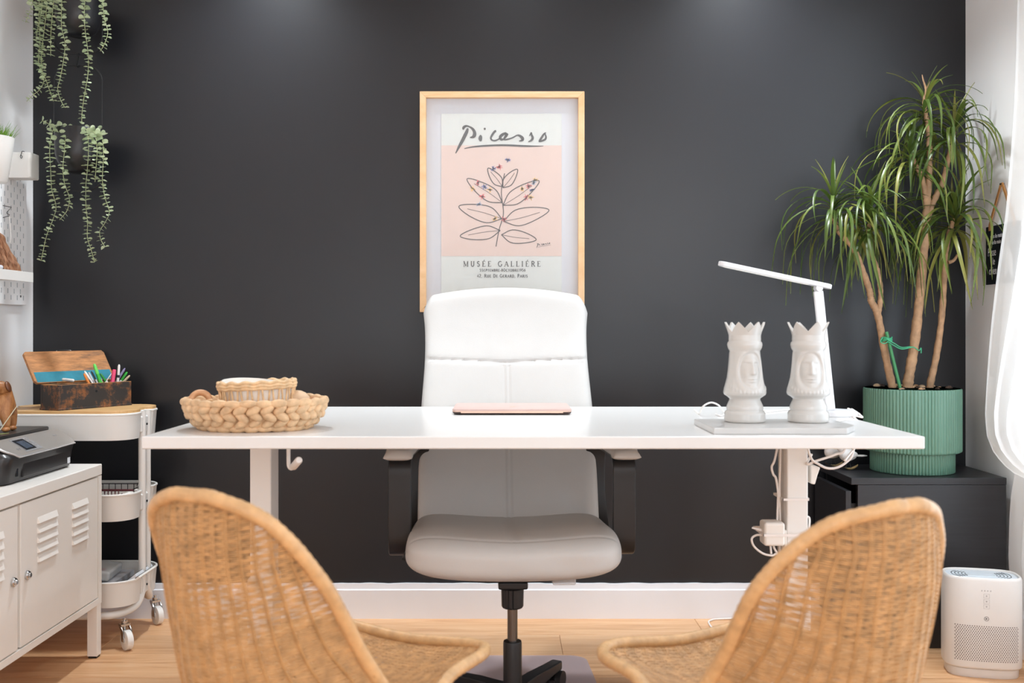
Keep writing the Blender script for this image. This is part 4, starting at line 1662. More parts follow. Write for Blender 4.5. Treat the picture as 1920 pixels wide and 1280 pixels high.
for x in (.075, .135):
    G().span((x, t, .006), (x + .006, BW_ - t, BH_ - .006)).build('divider', M['raw_edge'], bx, local=True, smooth=0)
R = Matrix.Rotation(radians(58), 3, 'X')
hinge = Vector((BL_ / 2, BW_ + .006, BH_ + .004))


def lidv(x, y, z):
    return hinge + R @ Vector((x, y, z))


g = G()
LW, LH = BL_ / 2 + .012, .112
poly = [(-LW + .008, 0), (LW - .008, 0), (LW, .008), (LW, LH - .008), (LW - .008, LH), (-LW + .008, LH), (-LW, LH - .008), (-LW, .008)]
vs = [lidv(x, y, 0) for x, y in poly] + [lidv(x, y, -.009) for x, y in poly]
n = 8
g.add(vs, [tuple(range(n)), tuple(range(2 * n - 1, n - 1, -1))] + [(i, n + i, n + (i + 1) % n, (i + 1) % n) for i in range(n)])
ld = g.build('lid', M['bare_lid'], bx, local=True, bevel=.0015)
g = G()
q = [(-LW + .008, .003), (LW - .008, .003), (LW - .008, .038), (-LW + .008, .038)]
g.add([lidv(x, y, .0006) for x, y in q] + [lidv(x, y, -.002) for x, y in q], [(0, 1, 2, 3), (0, 4, 5, 1), (2, 6, 7, 3), (1, 5, 6, 2), (3, 7, 4, 0)])
g.build('teal_strip', M['teal'], ld, local=True, smooth=0, label='teal painted strip inside the lid')
g = G().tube(spline([lidv(-.025, LH - .004, -.003), lidv(-.022, LH + .004, -.003), lidv(.022, LH + .004, -.003), lidv(.025, LH - .004, -.003)], 5), .0012, 6)
g.build('wire_pull', M['chrome'], ld, local=True)
g = G()
for x in (-.09, .09):
    g.span((BL_ / 2 + x - .012, BW_, BH_ - .012), (BL_ / 2 + x + .012, BW_ + .002, BH_ + .004))
g.build('hinge', M['steel'], bx, local=True, smooth=0)
G().lathe([(.004, 0), (.004, .001), (1e-4, .001)], n=10, fn=lambda p, A, r, z: Vector((.135 + p.x, -z, .052 + p.y))).build('keyhole', M['screen'], bx, local=True, smooth=0)


t_wall = .0085


def pen(p0, p1, r, cols, label, cat='pen', name='pen', flat=False, clip=True, taper=.6):
    """p0 visible tip, p1 lower visible point (photo pixels); the pen runs on down into the box"""
    Mb = frame_of(bx)
    Mi = Mb.inverted()
    zr = TZ + BH_ - .006
    Yr = (EYE - zr) * FPX / (max(p1[1], 708) - VPY)
    q = Mi @ at(p1[0], p1[1], 3.08)
    # walk along the line of sight until it is over the open box
    best = None
    for k in range(200):
        Y = 2.95 + .0014 * k
        w_ = Mi @ at(p1[0], min(p1[1], 712), Y)
        sc_ = abs(w_.y - .042)
        if best is None or sc_ < best[0]:
            best = (sc_, Y)
    Y = best[1]
    a, b = at(p0[0], p0[1], Y + .006), at(p1[0], min(p1[1], 712), Y)
    lo = Mi @ (b + (b - a) * ((b.z - (TZ + .012)) / max(a.z - b.z, .004)))
    lb = Mi @ b
    cell = (.0145 + r, .0745 - r) if lb.x < .075 else (.0815 + r, .1345 - r) if lb.x < .135 else (.1415 + r, BL_ - t_wall - r - .001)
    lo.x = max(cell[0], min(cell[1], lo.x))
    lo.y = max(.0085 + r + .001, min(BW_ - .0085 - r - .001, lo.y))
    lo.z = max(lo.z, .0075 + r)
    if flat:
        lo = Mi @ b + (Mi @ b - Mi @ a) * .6
        lo.x = min(lo.x, .074 - r)
        lo.y = max(.0085 + r + .001, lo.y)
    e = Mb @ lo
    d = (e - a).normalized()
    t = thing(name, (e.x, e.y, e.z), label, cat, 0, None)
    mats = [M[c] for c in cols]
    P = lambda f: a.lerp(e, f)
    g = G().tube([P(.26), P(.27), P(.95), P(1)], [r * .95, r, r, r * .5], 10)
    g.build('barrel', mats[0], t)
    G().tube([P(0), P(.012), P(.05), P(.27)], [r * taper * .7, r * taper, r * .95, r * 1.02], 10).build('cap', mats[1], t)
    if len(mats) > 2:
        G().tube([P(.29), P(.36)], [r * 1.06, r * 1.06], 10).build('band', mats[2], t)
    if clip:
        sd = d.cross(Vector((0, 1, 0))).normalized()
        G().tube([P(.06) + Vector((0, -r * 1.25, 0)), P(.25) + Vector((0, -r * 1.35, 0))], r * .22, 5).build('clip', mats[1], t)
    return t


for k, c in (('orange', '#cf7a33'), ('white', '#e3e1de'), ('grey', '#8f8f94'), ('lgrey', '#b9b9bd'), ('green', '#2fa83a'), ('lgreen', '#62c455'), ('dgreen', '#1c7d30'), ('pink', '#e24a74'), ('black', '#1c1d24'), ('lilac', '#8d84ad'), ('tan', '#c9b49b'), ('teal', '#2a7f7f')):
    M['pen_' + k] = plain('pen_' + k, c, 0.35, var=0.05)
pen((157.5, 700), (167, 716), .0042, ['pen_orange', 'pen_orange'], 'orange pen at the left of the pens in the wooden box')
pen((158.5, 695.5), (175, 716), .0034, ['pen_white', 'pen_white'], 'white pen leaning over the orange pen in the wooden box')
pen((166, 697.5), (177, 716), .0030, ['pen_grey', 'pen_lgrey'], 'thin grey pen between the white pen and the green marker')
pen((171, 695.5), (183, 716), .0030, ['pen_lgrey', 'pen_black'], 'pale grey pen with dark cap right behind the green marker')
pen((176.5, 682), (187, 716), .0056, ['pen_green', 'pen_lgreen'], 'tall bright green marker pen rising highest among the left pens', 'marker', 'marker')
pen((184, 702), (192, 716), .0032, ['pen_lgreen', 'pen_white'], 'small pale green pen leaning against the tall green marker')
pen((188, 700), (202, 716), .0042, ['pen_green', 'pen_dgreen', 'pen_white'], 'dark green pen with a white stripe in the middle of the pens')
pen((209, 700), (201, 713), .0016, ['pen_white', 'pen_white'], 'thin white stick leaning beside the pink highlighter', 'stick', 'white_stick', clip=False)
pen((214.5, 692.5), (211.5, 717), .0068, ['pen_pink', 'pen_pink'], 'chunky pink highlighter standing in the wooden box', 'highlighter', 'highlighter', taper=.92)
pen((223.5, 683), (221, 715), .0043, ['pen_white', 'pen_white', 'pen_black'], 'white pen with black bands standing upright right of the highlighter')
pen((234.5, 690), (226, 703), .0036, ['pen_lilac', 'pen_lilac'], 'lilac pen leaning out behind the black banded pen')
pen((238.5, 697), (228, 713), .0040, ['pen_green', 'pen_green', 'pen_white'], 'bright green pen leaning to the right end of the wooden box')
pen((243.5, 703.5), (235, 713), .0036, ['pen_white', 'pen_tan'], 'rightmost short white pen with a tan tip in the box')
pen((118, 711), (139, 722), .0048, ['pen_white', 'pen_white'], 'lone white marker lying across the left compartment of the box', 'marker', 'marker', flat=True, taper=.9)

# ================================================================== on the desk: woven basket
BXC, BYC = -.5565, 2.205
bk_ = thing('woven_basket', (BXC, BYC, DZ), 'round chunky braided straw basket on the left end of the desk', 'basket')


def braid_row(g, rx, ry, z, n, lx, rr_, tilt, ph, jit=1.0):
    for i in range(n):
        A = 2 * pi * (i + ph) / n
        c = Vector((BXC + rx * cos(A), BYC + ry * sin(A), z + RND.uniform(-.001, .001) * jit))
        tang = Vector((-rx * sin(A), ry * cos(A), 0)).normalized()
        outw = Vector((cos(A), sin(A), 0))
        up = Vector((0, 0, 1))
        tl = tilt + RND.uniform(-.12, .12) * jit
        x = tang * cos(tl) + up * sin(tl)
        zz = -tang * sin(tl) + up * cos(tl)
        R = Matrix((x, outw, zz)).transposed()
        s = RND.uniform(.9, 1.1)
        g.ball(c, (lx * s, rr_ * s, rr_ * RND.uniform(.92, 1.12)), 10, 8, R)


for k, (rx, z, n, lx, r, tl, ph) in enumerate(((.120, .0085, 26, .0205, .0095, .05, 0), (.132, .0215, 30, .0185, .0098, .55, .5), (.1435, .0365, 32, .0195, .0102, -.6, 0), (.150, .0505, 34, .0185, .0095, .55, .5), (.1535, .0615, 30, .0205, .0085, .1, 0))):
    g = G()
    braid_row(g, rx, rx * .82, DZ + z, n, lx, r, tl, ph)
    g.build('braid_row', M['straw'], bk_, smooth=80, kind='stuff')
g = G().lathe([(1e-4, .004), (.118, .004), (.130, .015), (.145, .05), (.150, .062), (.143, .062), (.12, .012), (1e-4, .009)], (BXC, BYC, DZ), 48, 1, .82)
g.build('inner_wall', M['straw'], bk_)

# small cane basket with a paper lining standing inside
IX, IY, IZ = -.548, 2.20, DZ + .0105
ib = thing('small_cane_basket', (IX, IY, IZ), 'small pale cane basket with paper lining inside the big braided basket', 'basket')
tilt = Matrix.Rotation(radians(-2.5), 3, 'Y')
ir = .083
iz = .092


def itr(p):
    return Vector((IX, IY, IZ)) + tilt @ Vector(p)


for zz, rad in ((iz, .0042), (iz - .012, .0038), (iz - .0065, .005), (.006, .004)):
    n = 120
    g = G()
    g.tube([itr((ir * cos(2 * pi * i / n) * (1 if zz > .05 else .9), ir * .8 * sin(2 * pi * i / n) * (1 if zz > .05 else .9), zz + .0012 * sin(i * .8))) for i in range(n)], [rad * (1 + .18 * sin(i * .8)) for i in range(n)], 8, closed=True)
    g.build('hoop', M['straw2'], ib)
for k in range(22):
    A = 2 * pi * k / 22
    g = G()
    for s in (-1, 1):
        p0 = (ir * .91 * cos(A), ir * .8 * .91 * sin(A), .005)
        p1 = (ir * cos(A + s * .11), ir * .8 * sin(A + s * .11), iz - .008)
        g.tube([itr(p0), itr(p1)], .0021, 6)
    g.build('cane_stay', M['straw2'], ib)
g = G()


def liner(u, v):
    A = 2 * pi * u
    r = (ir - .006) * (.9 + .1 * v) * (1 + .012 * sin(9 * A) * v)
    return itr((r * cos(A), r * .8 * sin(A), .006 + v * (.082 + .014 * max(0, cos(A - 2.5)))))


g.grid(liner, 60, 8, wrap_u=True)
g.add([itr((.05 * cos(2 * pi * i / 24), .04 * sin(2 * pi * i / 24), .006)) for i in range(24)], [tuple(range(24))])
g.build('paper_lining', M['paper'], ib, smooth=60)

# loose things in the basket
c = at(376, 752, 2.165)
g = G()
Rr = Matrix.Rotation(radians(22), 3, 'Z') @ Matrix.Rotation(radians(-18), 3, 'X')
n = 40
g.grid(lambda u, v: c + Vector((0, 0, .0)) + Rr @ Vector(((.0195 + .0068 * cos(2 * pi * v)) * cos(2 * pi * u), .009 * sin(2 * pi * v), (.0195 + .0068 * cos(2 * pi * v)) * sin(2 * pi * u))), 40, 16, wrap_u=True)
tag(g.build('wooden_ring', M['ring_wood'], smooth=80), 'thick turned wooden ring standing at the left in the straw basket', 'ring')
c = at(556, 756, 2.215)
g = G().lathe([(1e-4, -.03), (.012, -.029), (.026, -.016), (.0315, .0), (.029, .014), (.020, .024), (.010, .0285), (1e-4, .0295)], c, 28)
tag(g.build('wooden_ball', M['gourd'], smooth=80), 'smooth pale wooden ball at the right end inside the straw basket', 'ball')
c = at(515, 762, 2.112)
tag(G().ball(c, (.0125, .0125, .0115), 16, 12).build('wooden_bead', M['gourd'], smooth=80), 'small pale wooden bead at the front of the small cane basket', 'bead')
c = at(585, 751, 2.20)
g = G()
Rr = Matrix.Rotation(radians(-20), 3, 'Z') @ Matrix.Rotation(radians(-50), 3, 'X')
g.grid(lambda u, v: c + Rr @ Vector(((.0085 + .0032 * cos(2 * pi * v)) * cos(2 * pi * u), .0032 * sin(2 * pi * v), (.0085 + .0032 * cos(2 * pi * v)) * sin(2 * pi * u))), 24, 10, wrap_u=True)
tag(g.build('small_ring', M['ring_wood'], smooth=80), 'small orange wooden ring at the right rim of the straw basket', 'ring')
c = at(401, 758, 2.145)
g = G()
for k in range(7):
    A = k * .9
    o_ = Vector((RND.uniform(-.02, .022), RND.uniform(-.008, .006), RND.uniform(-.006, .006)))
    Rr = Matrix.Rotation(A, 3, 'Z') @ Matrix.Rotation(RND.uniform(.6, 1.4), 3, 'X')
    rr1 = RND.uniform(.008, .013)
    g.tube([c + o_ + Rr @ Vector((rr1 * cos(2 * pi * i / 20), rr1 * sin(2 * pi * i / 20), .002 * sin(4 * pi * i / 20))) for i in range(20)], .0017, 6, closed=True)
tag(g.build('rope_coil', M['straw2'], kind='stuff'), 'tangle of thin cane loops between the wooden ring and the small basket', 'cane loops')

# ================================================================== laptop
a, b = at(848, 778, 2.548), at(1072, 778, 2.548)
lp = thing('laptop', (.022, 2.65, DZ), 'closed laptop in a rose shell lying on the desk', 'laptop')
lx0, lx1, ly0, ly1 = a.x, b.x, 2.548, 2.757
g = G()
loft(g, [[(x, y, DZ + z) for x, y in rr(lx0 + i, lx1 - i, ly0 + i, ly1 - i, .012)] for z, i in ((.0012, .006), (.004, .0015), (.0078, .0))])
g.build('base', M['laptop_dark'], lp, smooth=40)
g = G()
g.span((lx0 + .022, ly0 - .0004, DZ + .0052), (lx1 - .022, ly0 + .01, DZ + .0084))
loft(g, [[(x, y, DZ + z) for x, y in rr(lx0 + i, lx1 - i, ly0 + i, ly1 - i, .012)] for z, i in ((.0079, 0), (.0102, 0))])
g.build('rim_band', M['laptop_side'], lp, smooth=30)
g = G()
loft(g, [[(x, y, DZ + z) for x, y in rr(lx0 + i, lx1 - i, ly0 + i, ly1 - i, .012)] for z, i in ((.0103, -.0004), (.0146, -.0004), (.0160, .0022))])
ldl = g.build('lid', M['laptop'], lp, smooth=40)
c = ((lx0 + lx1) / 2, (ly0 + ly1) / 2, DZ + .0161)
G().lathe([(.009, 0), (.009, .0002), (1e-4, .0002)], (c[0] + .003, c[1] - .03, c[2]), 20).build('badge', M['laptop_side'], ldl)
for (x, y) in ((lx0 + .02, ly0 + .02), (lx1 - .02, ly0 + .02), (lx0 + .02, ly1 - .02), (lx1 - .02, ly1 - .02)):
    G().lathe([(.005, 0), (.005, .0016)], (x, y, DZ), 12).build('foot', M['black_plastic'], lp)

# ================================================================== marble tray and the two queens
MZ = .0135
poly = [(.430, 2.068), (.7075, 2.068), (.745, 2.132), (.745, 2.285), (.430, 2.285)]
mt_ = G().prism(poly, DZ, DZ + MZ, 'z').build('marble_tray', M['marble'], bevel=.002, origin=(.58, 2.18, DZ))
tag(mt_, 'white marble tray under the two chess queens, one corner cut', 'tray')

QP = [(1e-4, 0), (.0405, 0), (.0440, .0015), (.0448, .006), (.0445, .019), (.0425, .0235), (.0388, .0262), (.0400, .0290), (.0398, .0355), (.0370, .0420), (.0338, .0490), (.0335, .0520),
      (.0375, .0555), (.0450, .0605), (.0468, .0655), (.0455, .0740), (.0420, .0860), (.0390, .0980), (.0368, .1150), (.0352, .1320), (.0340, .1480), (.0332, .1575), (.0352, .1605), (.0372, .1650),
      (.0385, .1710), (.0375, .1762), (.0350, .1790), (.0352, .1830), (.0350, .1880), (.0352, .1935)]


def queen(x, y, turn, label):
    q = thing('queen_figure', (x, y, DZ + MZ), label, 'vase', turn, 'ceramic chess queens on the marble tray')
    prof = []
    for (p, r_) in zip(QP[:-1], QP[1:]):
        n = max(1, int(abs(r_[1] - p[1]) / .0016))
        for k in range(n):
            prof.append((p[0] + (r_[0] - p[0]) * k / n, p[1] + (r_[1] - p[1]) * k / n))
    prof.append(QP[-1])

    gs = lambda d, w: exp(-(d / w) ** 2)

    def relief(p, A, r, z):
        # the face looks along local -y
        th = A + pi / 2
        while th > pi:
            th -= 2 * pi
        while th < -pi:
            th += 2 * pi
        s = th * .036                      # metres to the side of the nose line
        d = 0.0
        if .050 < z < .160:
            # veil falling wide at the back and sides, open around the face
            zc, fh, fw = .1155, .0425, .0315
            e = sqrt((s / fw) ** 2 + ((z - zc) / fh) ** 2)
            veil = smooth01((z - .052) / .012) * smooth01((.160 - z) / .008)
            if e < 1.6 and abs(th) < pi / 2:
                inside = 1 - smooth01((e - .86) / .14)
                d -= .0048 * inside * veil * smooth01((e - .15) / .85)
                d += .0012 * gs(e - 1.12, .12) * veil
                f = inside
                if f > .01:
                    d += f * .0030 * (1 - min(1, e) ** 2)
                    d += f * (.0013 * gs(z - .1345, .0030) * (1 - .6 * gs(s, .0045)) * (1 if abs(s) < .019 else .3))
                    for sd in (-1, 1):
                        d -= f * .0030 * gs(s - sd * .0108, .0068) * gs(z - .1290, .0044)
                        d += f * .0013 * gs(s - sd * .0108, .0052) * gs(z - .1280, .0020)
                        d += f * .0008 * gs(s - sd * .0135, .007) * gs(z - .1080, .010)
                    nz = max(0, min(1, (.1345 - z) / .027))
                    d += f * (.0022 + .0040 * nz) * gs(s, .0030 + .0020 * nz) * (1 if z > .1075 else gs(z - .1075, .0018)) * smooth01((.139 - z) / .006)
                    d += f * .0022 * gs(s, .0075) * gs(z - .0965, .0018)
                    d -= f * .0013 * gs(s, .0085) * gs(z - .0940, .0010)
                    d += f * .0024 * gs(s, .0066) * gs(z - .0912, .0021)
                    d += f * .0024 * gs(s, .0100) * gs(z - .0800, .0055)
            # soft pleats of the veil and the beaded collar under the chin
            if abs(th) > .95:
                d += .00035 * sin(th * 11) * veil * smooth01((abs(th) - .95) / .3)
            col = gs(z - (.0665 + .012 * (th / 1.2) ** 2), .0036) * (1 if abs(th) < 1.3 else 0)
            d += col * (.0006 + .0009 * sin(th * 34))
        k = (r + d) / r if r > 1e-3 else 1
        return Vector((p.x * k, p.y * k, p.z))
    g = G().lathe(prof, (0, 0, 0), 160, fn=relief)
    b = g.build('figure', M['ceramic'], q, local=True, smooth=80)
    # open crown with six flaring points
    g = G()
    NP, NS_ = 6, 72
    vs, fs = [], []
    rows = 6
    for side in (0, 1):
        for j in range(rows + 1):
            for i in range(NS_):
                A = 2 * pi * i / NS_ + .28
                ph = (i / NS_ * NP) % 1
                tri = 1 - abs(2 * ph - 1)
                zt = .1990 + .0225 * tri ** 1.0
                z = .1925 + (zt - .1925) * j / rows
                r = .0352 + .0100 * ((z - .1925) / .029) ** 1.15 - (.0048 if side else 0)
                vs.append((r * cos(A), r * sin(A), z))
    o2 = (rows + 1) * NS_
    for side in (0, 1):
        for j in range(rows):
            for i in range(NS_):
                l = (i + 1) % NS_
                f = (side * o2 + j * NS_ + i, side * o2 + j * NS_ + l, side * o2 + (j + 1) * NS_ + l, side * o2 + (j + 1) * NS_ + i)
                fs.append(f if side == 0 else f[::-1])
    for i in range(NS_):
        l = (i + 1) % NS_
        fs.append((rows * NS_ + i, rows * NS_ + l, o2 + rows * NS_ + l, o2 + rows * NS_ + i))
        fs.append((i, o2 + i, o2 + l, l))
    g.add(vs, fs)
    c_ = g.build('crown', M['ceramic'], q, local=True, smooth=50)
    return q


queen(.529, 2.212, radians(13), 'white ceramic chess queen vase nearer the laptop, face turned aside')
queen(.670, 2.212, radians(-6), 'white ceramic chess queen vase in front of the white lamp')

# ================================================================== desk lamp
LY = 2.52
dl = thing('desk_lamp', (at(1556, 770, LY).x, LY, DZ), 'slim white desk lamp with a tilted bar head behind the queens', 'lamp')
p = [at(1534, 545, LY), at(1540, 600, LY), at(1548, 680, LY), at(1557, 757, LY)]
p[-1].z = DZ + .014
g = G()
q0, q1 = p[0], p[-1]
dirv = (q1 - q0).normalized()
sd = dirv.cross(Vector((0, 1, 0))).normalized()
for (f0, f1, wd, tk) in ((0, 1, .024, .011),):
    a, b = q0.lerp(q1, f0), q0.lerp(q1, f1)
    vs = []
    for pnt in (a, b):
        for sx, sy in ((-1, -1), (1, -1), (1, 1), (-1, 1)):
            vs.append(pnt + sd * (sx * wd / 2) + Vector((0, sy * tk / 2, 0)))
    g.add(vs, [(3, 2, 1, 0), (4, 5, 6, 7), (0, 1, 5, 4), (1, 2, 6, 5), (2, 3, 7, 6), (3, 0, 4, 7)])
g.build('stem', M['lamp_white'], dl, bevel=.003)
a, b = at(1347, 493, LY), at(1559, 538, LY)
g = G()
d = (b - a).normalized()
up = Vector((0, 1, 0)).cross(d).normalized()
if up.z < 0:
    up = -up
L = (b - a).length
n = 10
outl = []
for k in range(n + 1):
    A = pi / 2 + pi * k / n
    outl.append((.016 + .016 * cos(A), .016 * sin(A)))
for k in range(n + 1):
    A = -pi / 2 + pi * k / n
    outl.append((L - .016 + .016 * cos(A), .016 * sin(A)))
vs = []
for h in (-.006, .0055):
    for (x, y) in outl:
        vs.append(a + d * x + Vector((0, y, 0)) + up * h)
m_ = len(outl)
g.add(vs, [tuple(range(m_))[::-1], tuple(range(m_, 2 * m_))] + [(i, (i + 1) % m_, m_ + (i + 1) % m_, m_ + i) for i in range(m_)])
hd = g.build('head', M['lamp_white'], dl, bevel=.002)
vs = []
for h in (-.0068, -.0058):
    for (x, y) in outl:
        vs.append(a + d * (.012 + x * (L - .07) / L) + Vector((0, y * .7, 0)) + up * h)
G().add(vs, [tuple(range(m_))[::-1], tuple(range(m_, 2 * m_))] + [(i, (i + 1) % m_, m_ + (i + 1) % m_, m_ + i) for i in range(m_)]).build('diffuser', M['paper'], hd, smooth=0)
hg = at(1534, 540, LY)
G().cyl(hg + Vector((0, -.013, 0)), hg + Vector((0, .013, 0)), .0085, n=20).build('hinge', M['lamp_white'], dl)
bc = Vector((p[-1].x + .012, LY + .01, DZ))
G().lathe([(1e-4, 0), (.056, 0), (.058, .003), (.057, .011), (.052, .0145), (1e-4, .015)], bc, 40).build('base', M['lamp_white'], dl, smooth=40)

# ================================================================== cables


def cable(pts, r, label, name='cable', cat='cable', mat='cable', n=8):
    return tag(G().tube(spline(pts, n), r, 8).build(name, M[mat], smooth=60), label, cat)


cz = DZ + .0028


def desk_at(px, py):
    Y = (EYE - cz) * FPX / (py - VPY)
    return Vector(((px - VPX) * Y / FPX, Y, cz))


def lift(v, h):
    return v + Vector((0, 0, h))


cable([desk_at(1302, 768), desk_at(1311, 775), at(1318, 762, 2.52), at(1333, 754.5, 2.52), at(1348, 760, 2.52), desk_at(1359, 773), desk_at(1380, 772), desk_at(1420, 774), desk_at(1470, 768), desk_at(1520, 766)], .0022, 'white cable looping up at the left of the queens on the desk')
cable([desk_at(1342, 776), desk_at(1352, 779), desk_at(1366, 773), desk_at(1400, 768), desk_at(1450, 770)], .0020, 'white thin cable lying behind the left queen and the tray')
u = [at(1575, 764, 2.62), at(1590, 766, 2.62), at(1603, 772, 2.60), at(1617, 782, 2.55), Vector((DX1 + .004, 2.46, DZ + .003)), Vector((DX1 + .008, 2.40, DZ - .03)), Vector((DX1 - .06, 2.34, DZ - .09))]
u[0] = Vector((bc.x + .055, LY + .03, DZ + .006))
cable(u, .0026, 'white lamp cable running over the right edge of the desk')
u = [Vector((bc.x + .06, LY - .005, DZ + .005)), at(1597, 767, 2.58), at(1606, 776, 2.56), at(1598, 783, 2.5), desk_at(1582, 787), desk_at(1560, 790)]
cable(u, .0026, 'white cable loop curled beside the lamp base on the desk')
# hanging under the desk
UY = 2.36
zt = DZ - DT - .003
f0 = at(1511, 845, UY)
f0.z = zt
cable([Vector((at(1509, 840, UY).x, UY, zt)), at(1520, 857, UY), at(1535, 870, UY), at(1552, 877.5, UY), at(1570, 876, UY), at(1587, 866, UY), at(1598, 852, UY), Vector((at(1606, 840, UY).x, UY, zt))], .0030, 'white cable hanging in a deep loop under the right desk end')
cable([Vector((.735, 2.40, .652)), at(1513, 870, 2.37), at(1530, 864, 2.37), at(1552, 857, 2.37), at(1568, 851, 2.37), at(1582, 845, 2.37), Vector((at(1594, 838, 2.37).x, 2.37, zt))], .0030, 'white cable crossing up from the desk leg to the tabletop')
LX = .694 - .0255
PYL = 2.40
cable([Vector((LX - .003, 2.42, zt)), at(1453, 860, PYL), at(1447, 875, PYL), at(1450, 889, PYL), at(1455, 897, PYL), at(1459, 925, PYL), at(1458.5, 940, PYL), at(1457, 985, PYL - .005)], .0028, 'white cable bulging out along the left side of the desk leg')
cable([Vector((LX - .006, 2.405, zt)), at(1463, 870, PYL), at(1462, 900, PYL), at(1462, 940, PYL), at(1463, 985, PYL), at(1462, 1035, PYL)], .0024, 'straight white cable tied along the desk leg behind the bulging one')
# adapters strapped to the leg
ad = thing('power_adapter', (LX - .031, 2.395, .40), 'square white power adapter strapped to the right desk leg', 'adapter')
a, b = at(1428, 1020, 2.385), at(1458, 976, 2.385)
G().span((a.x, 2.36, a.z), (LX - .0075, 2.41, b.z)).build('body', M['adapter'], ad, bevel=.007, seg=3)
g = G()
pr0 = at(1430, 994, 2.385)
pr1 = at(1410, 989, 2.385)
g.tube([pr0, pr0.lerp(pr1, .55), pr0.lerp(pr1, .6), pr1], [.004, .004, .0028, .0024], 10)
g.build('plug', M['cable'], ad)
ad2 = thing('power_brick', (LX - .005, 2.42, .38), 'rounded white power brick wedged behind the square adapter', 'adapter')
G().span((LX - .0068, 2.372, .375), (LX - .0005, 2.435, .475)).build('body', M['adapter'], ad2, bevel=.0025, seg=3)
cable([at(1430, 1003, 2.385), at(1418, 1003, 2.385), at(1409.5, 1010, 2.38), at(1414, 1024, 2.38), at(1430, 1037, 2.38), at(1447, 1041, 2.38), at(1457, 1039, 2.38), at(1463, 1060, 2.39)], .0027, 'white cable arching out below the square power adapter')
cable([at(1444, 1019, 2.385), at(1445, 1028, 2.38), at(1446, 1038, 2.378)], .0026, 'short white lead dropping from the adapter, left of two')
cable([at(1449, 1019, 2.39), at(1452, 1028, 2.385), at(1459, 1040, 2.385)], .0026, 'short white lead dropping from the adapter, right of two')
for z, lab in ((.95 - (936 - 620) * 2.375 / FPX, 'white cable tie around the right desk leg above the adapter'), (.95 - (1003 - 620) * 2.36 / FPX, 'white cable tie around the right desk leg and the square adapter')):
    g = G()
    o_ = .0095 if z > .5 else .009
    x0, x1, y0, y1 = .694 - .0255 - o_, .694 + .0255 + .002, 2.375 - .002, 2.455 + .002
    if z < .5:
        x0 = at(1427.3, 1000, 2.385).x - .0012
        y0, y1 = 2.358, 2.457
    for (xa, ya, xb, yb) in ((x0, y0, x1, y0), (x1, y0, x1, y1), (x1, y1, x0, y1), (x0, y1, x0, y0)):
        g.span((min(xa, xb) - .0008, min(ya, yb) - .0008, z - .0028), (max(xa, xb) + .0008, max(ya, yb) + .0008, z + .0028))
    tag(g.build('cable_tie', M['cable'], smooth=0), lab, 'cable tie')
g = G()
a, b = at(1512, 868, 2.45), at(1528, 904, 2.45)
vs = [at(1511, 867, 2.44), at(1529, 872, 2.44), at(1524, 886, 2.44), at(1519, 904, 2.44), at(1511, 902, 2.44)]
vs = [Vector((max(v.x, .7215), v.y, v.z)) for v in vs]
g.prism([(v.x, v.z) for v in vs], 2.40, 2.45, 'y')
tag(g.build('white_plug', M['adapter'], bevel=.003), 'white flared plug on the window side of the right desk leg', 'plug')
cable([Vector((.7225, 2.43, .53)), Vector((.726, 2.43, .50)), at(1517, 970, 2.43), at(1517.5, 985, 2.43), at(1515, 1000, 2.43), Vector((.7225, 2.43, .36))], .0026, 'white cable bowing out low on the window side of the desk leg')
# cable on the floor
cable([Vector((.66, 3.05, .0030)), Vector((.655, 3.22, .0030)), Vector((.672, 3.262, .0030)), Vector((.70, 3.272, .0035)), Vector((.77, 3.274, .004)), Vector((.90, 3.25, .0035))], .0030, 'white cable on the floor by the skirting board')

# ================================================================== black chest of drawers
HX0, HX1, HY0, HY1, HZ = 1.0316, 1.497, 2.98, 3.283, .51
cd = thing('chest_of_drawers', ((HX0 + HX1) / 2, (HY0 + HY1) / 2, 0), 'low black chest of drawers in the corner under the green planter', 'chest')
G().span((HX0, HY0, HZ - .021), (HX1, HY1, HZ)).build('top', M['black_chest'], cd, bevel=.0015)
for y0, y1 in ((HY0 + .001, HY0 + .017), (HY1 - .018, HY1 - .001)):
    G().span((HX0 + .0195, y0, 0), (HX1 - .001, y1, HZ - .0215)).build('side_panel', M['black_chest'], cd, bevel=.001)
G().span((HX1 - .010, HY0 + .018, .02), (HX1 - .003, HY1 - .019, HZ - .022)).build('back_panel', M['black_chest'], cd, smooth=0)
G().span((HX0 + .03, HY0 + .018, .03), (HX1 - .012, HY1 - .019, .045)).build('bottom_panel', M['black_chest'], cd, smooth=0)
for k, (z0, z1, out) in enumerate(((.262, .470, .018), (.045, .252, .002))):
    dw = G().span((HX0 + .002 - out, HY0 + .002, z0), (HX0 + .0185 - out, HY1 - .002, z1)).build('drawer', M['black_chest'], cd, bevel=.001)
    g = G()
    for y0, y1 in ((HY0 + .022, HY0 + .032), (HY1 - .034, HY1 - .024)):
        g.span((HX0 + .019 - out, y0, z0 + .01), (HX1 - .06, y1, z1 - .04))
    g.span((HX0 + .019 - out, HY0 + .032, z0 + .01), (HX1 - .06, HY1 - .034, z0 + .016))
    g.build('drawer_box', M['black_plastic'], dw, smooth=0)

# ================================================================== planter with dracaena
NX, NY, NZ = 1.277, 3.137, HZ
dp = thing('potted_dracaena', (NX, NY, NZ), 'tall dracaena in a ribbed sage green planter on the black chest', 'plant')


def rib(n, amp):
    def fn(p, A, r, z):
        k = 1 - amp * (1 - abs(sin(n * A / 2))) ** 1.5
        return Vector((p.x * k, p.y * k, p.z)) if r > .1 else p
    return fn


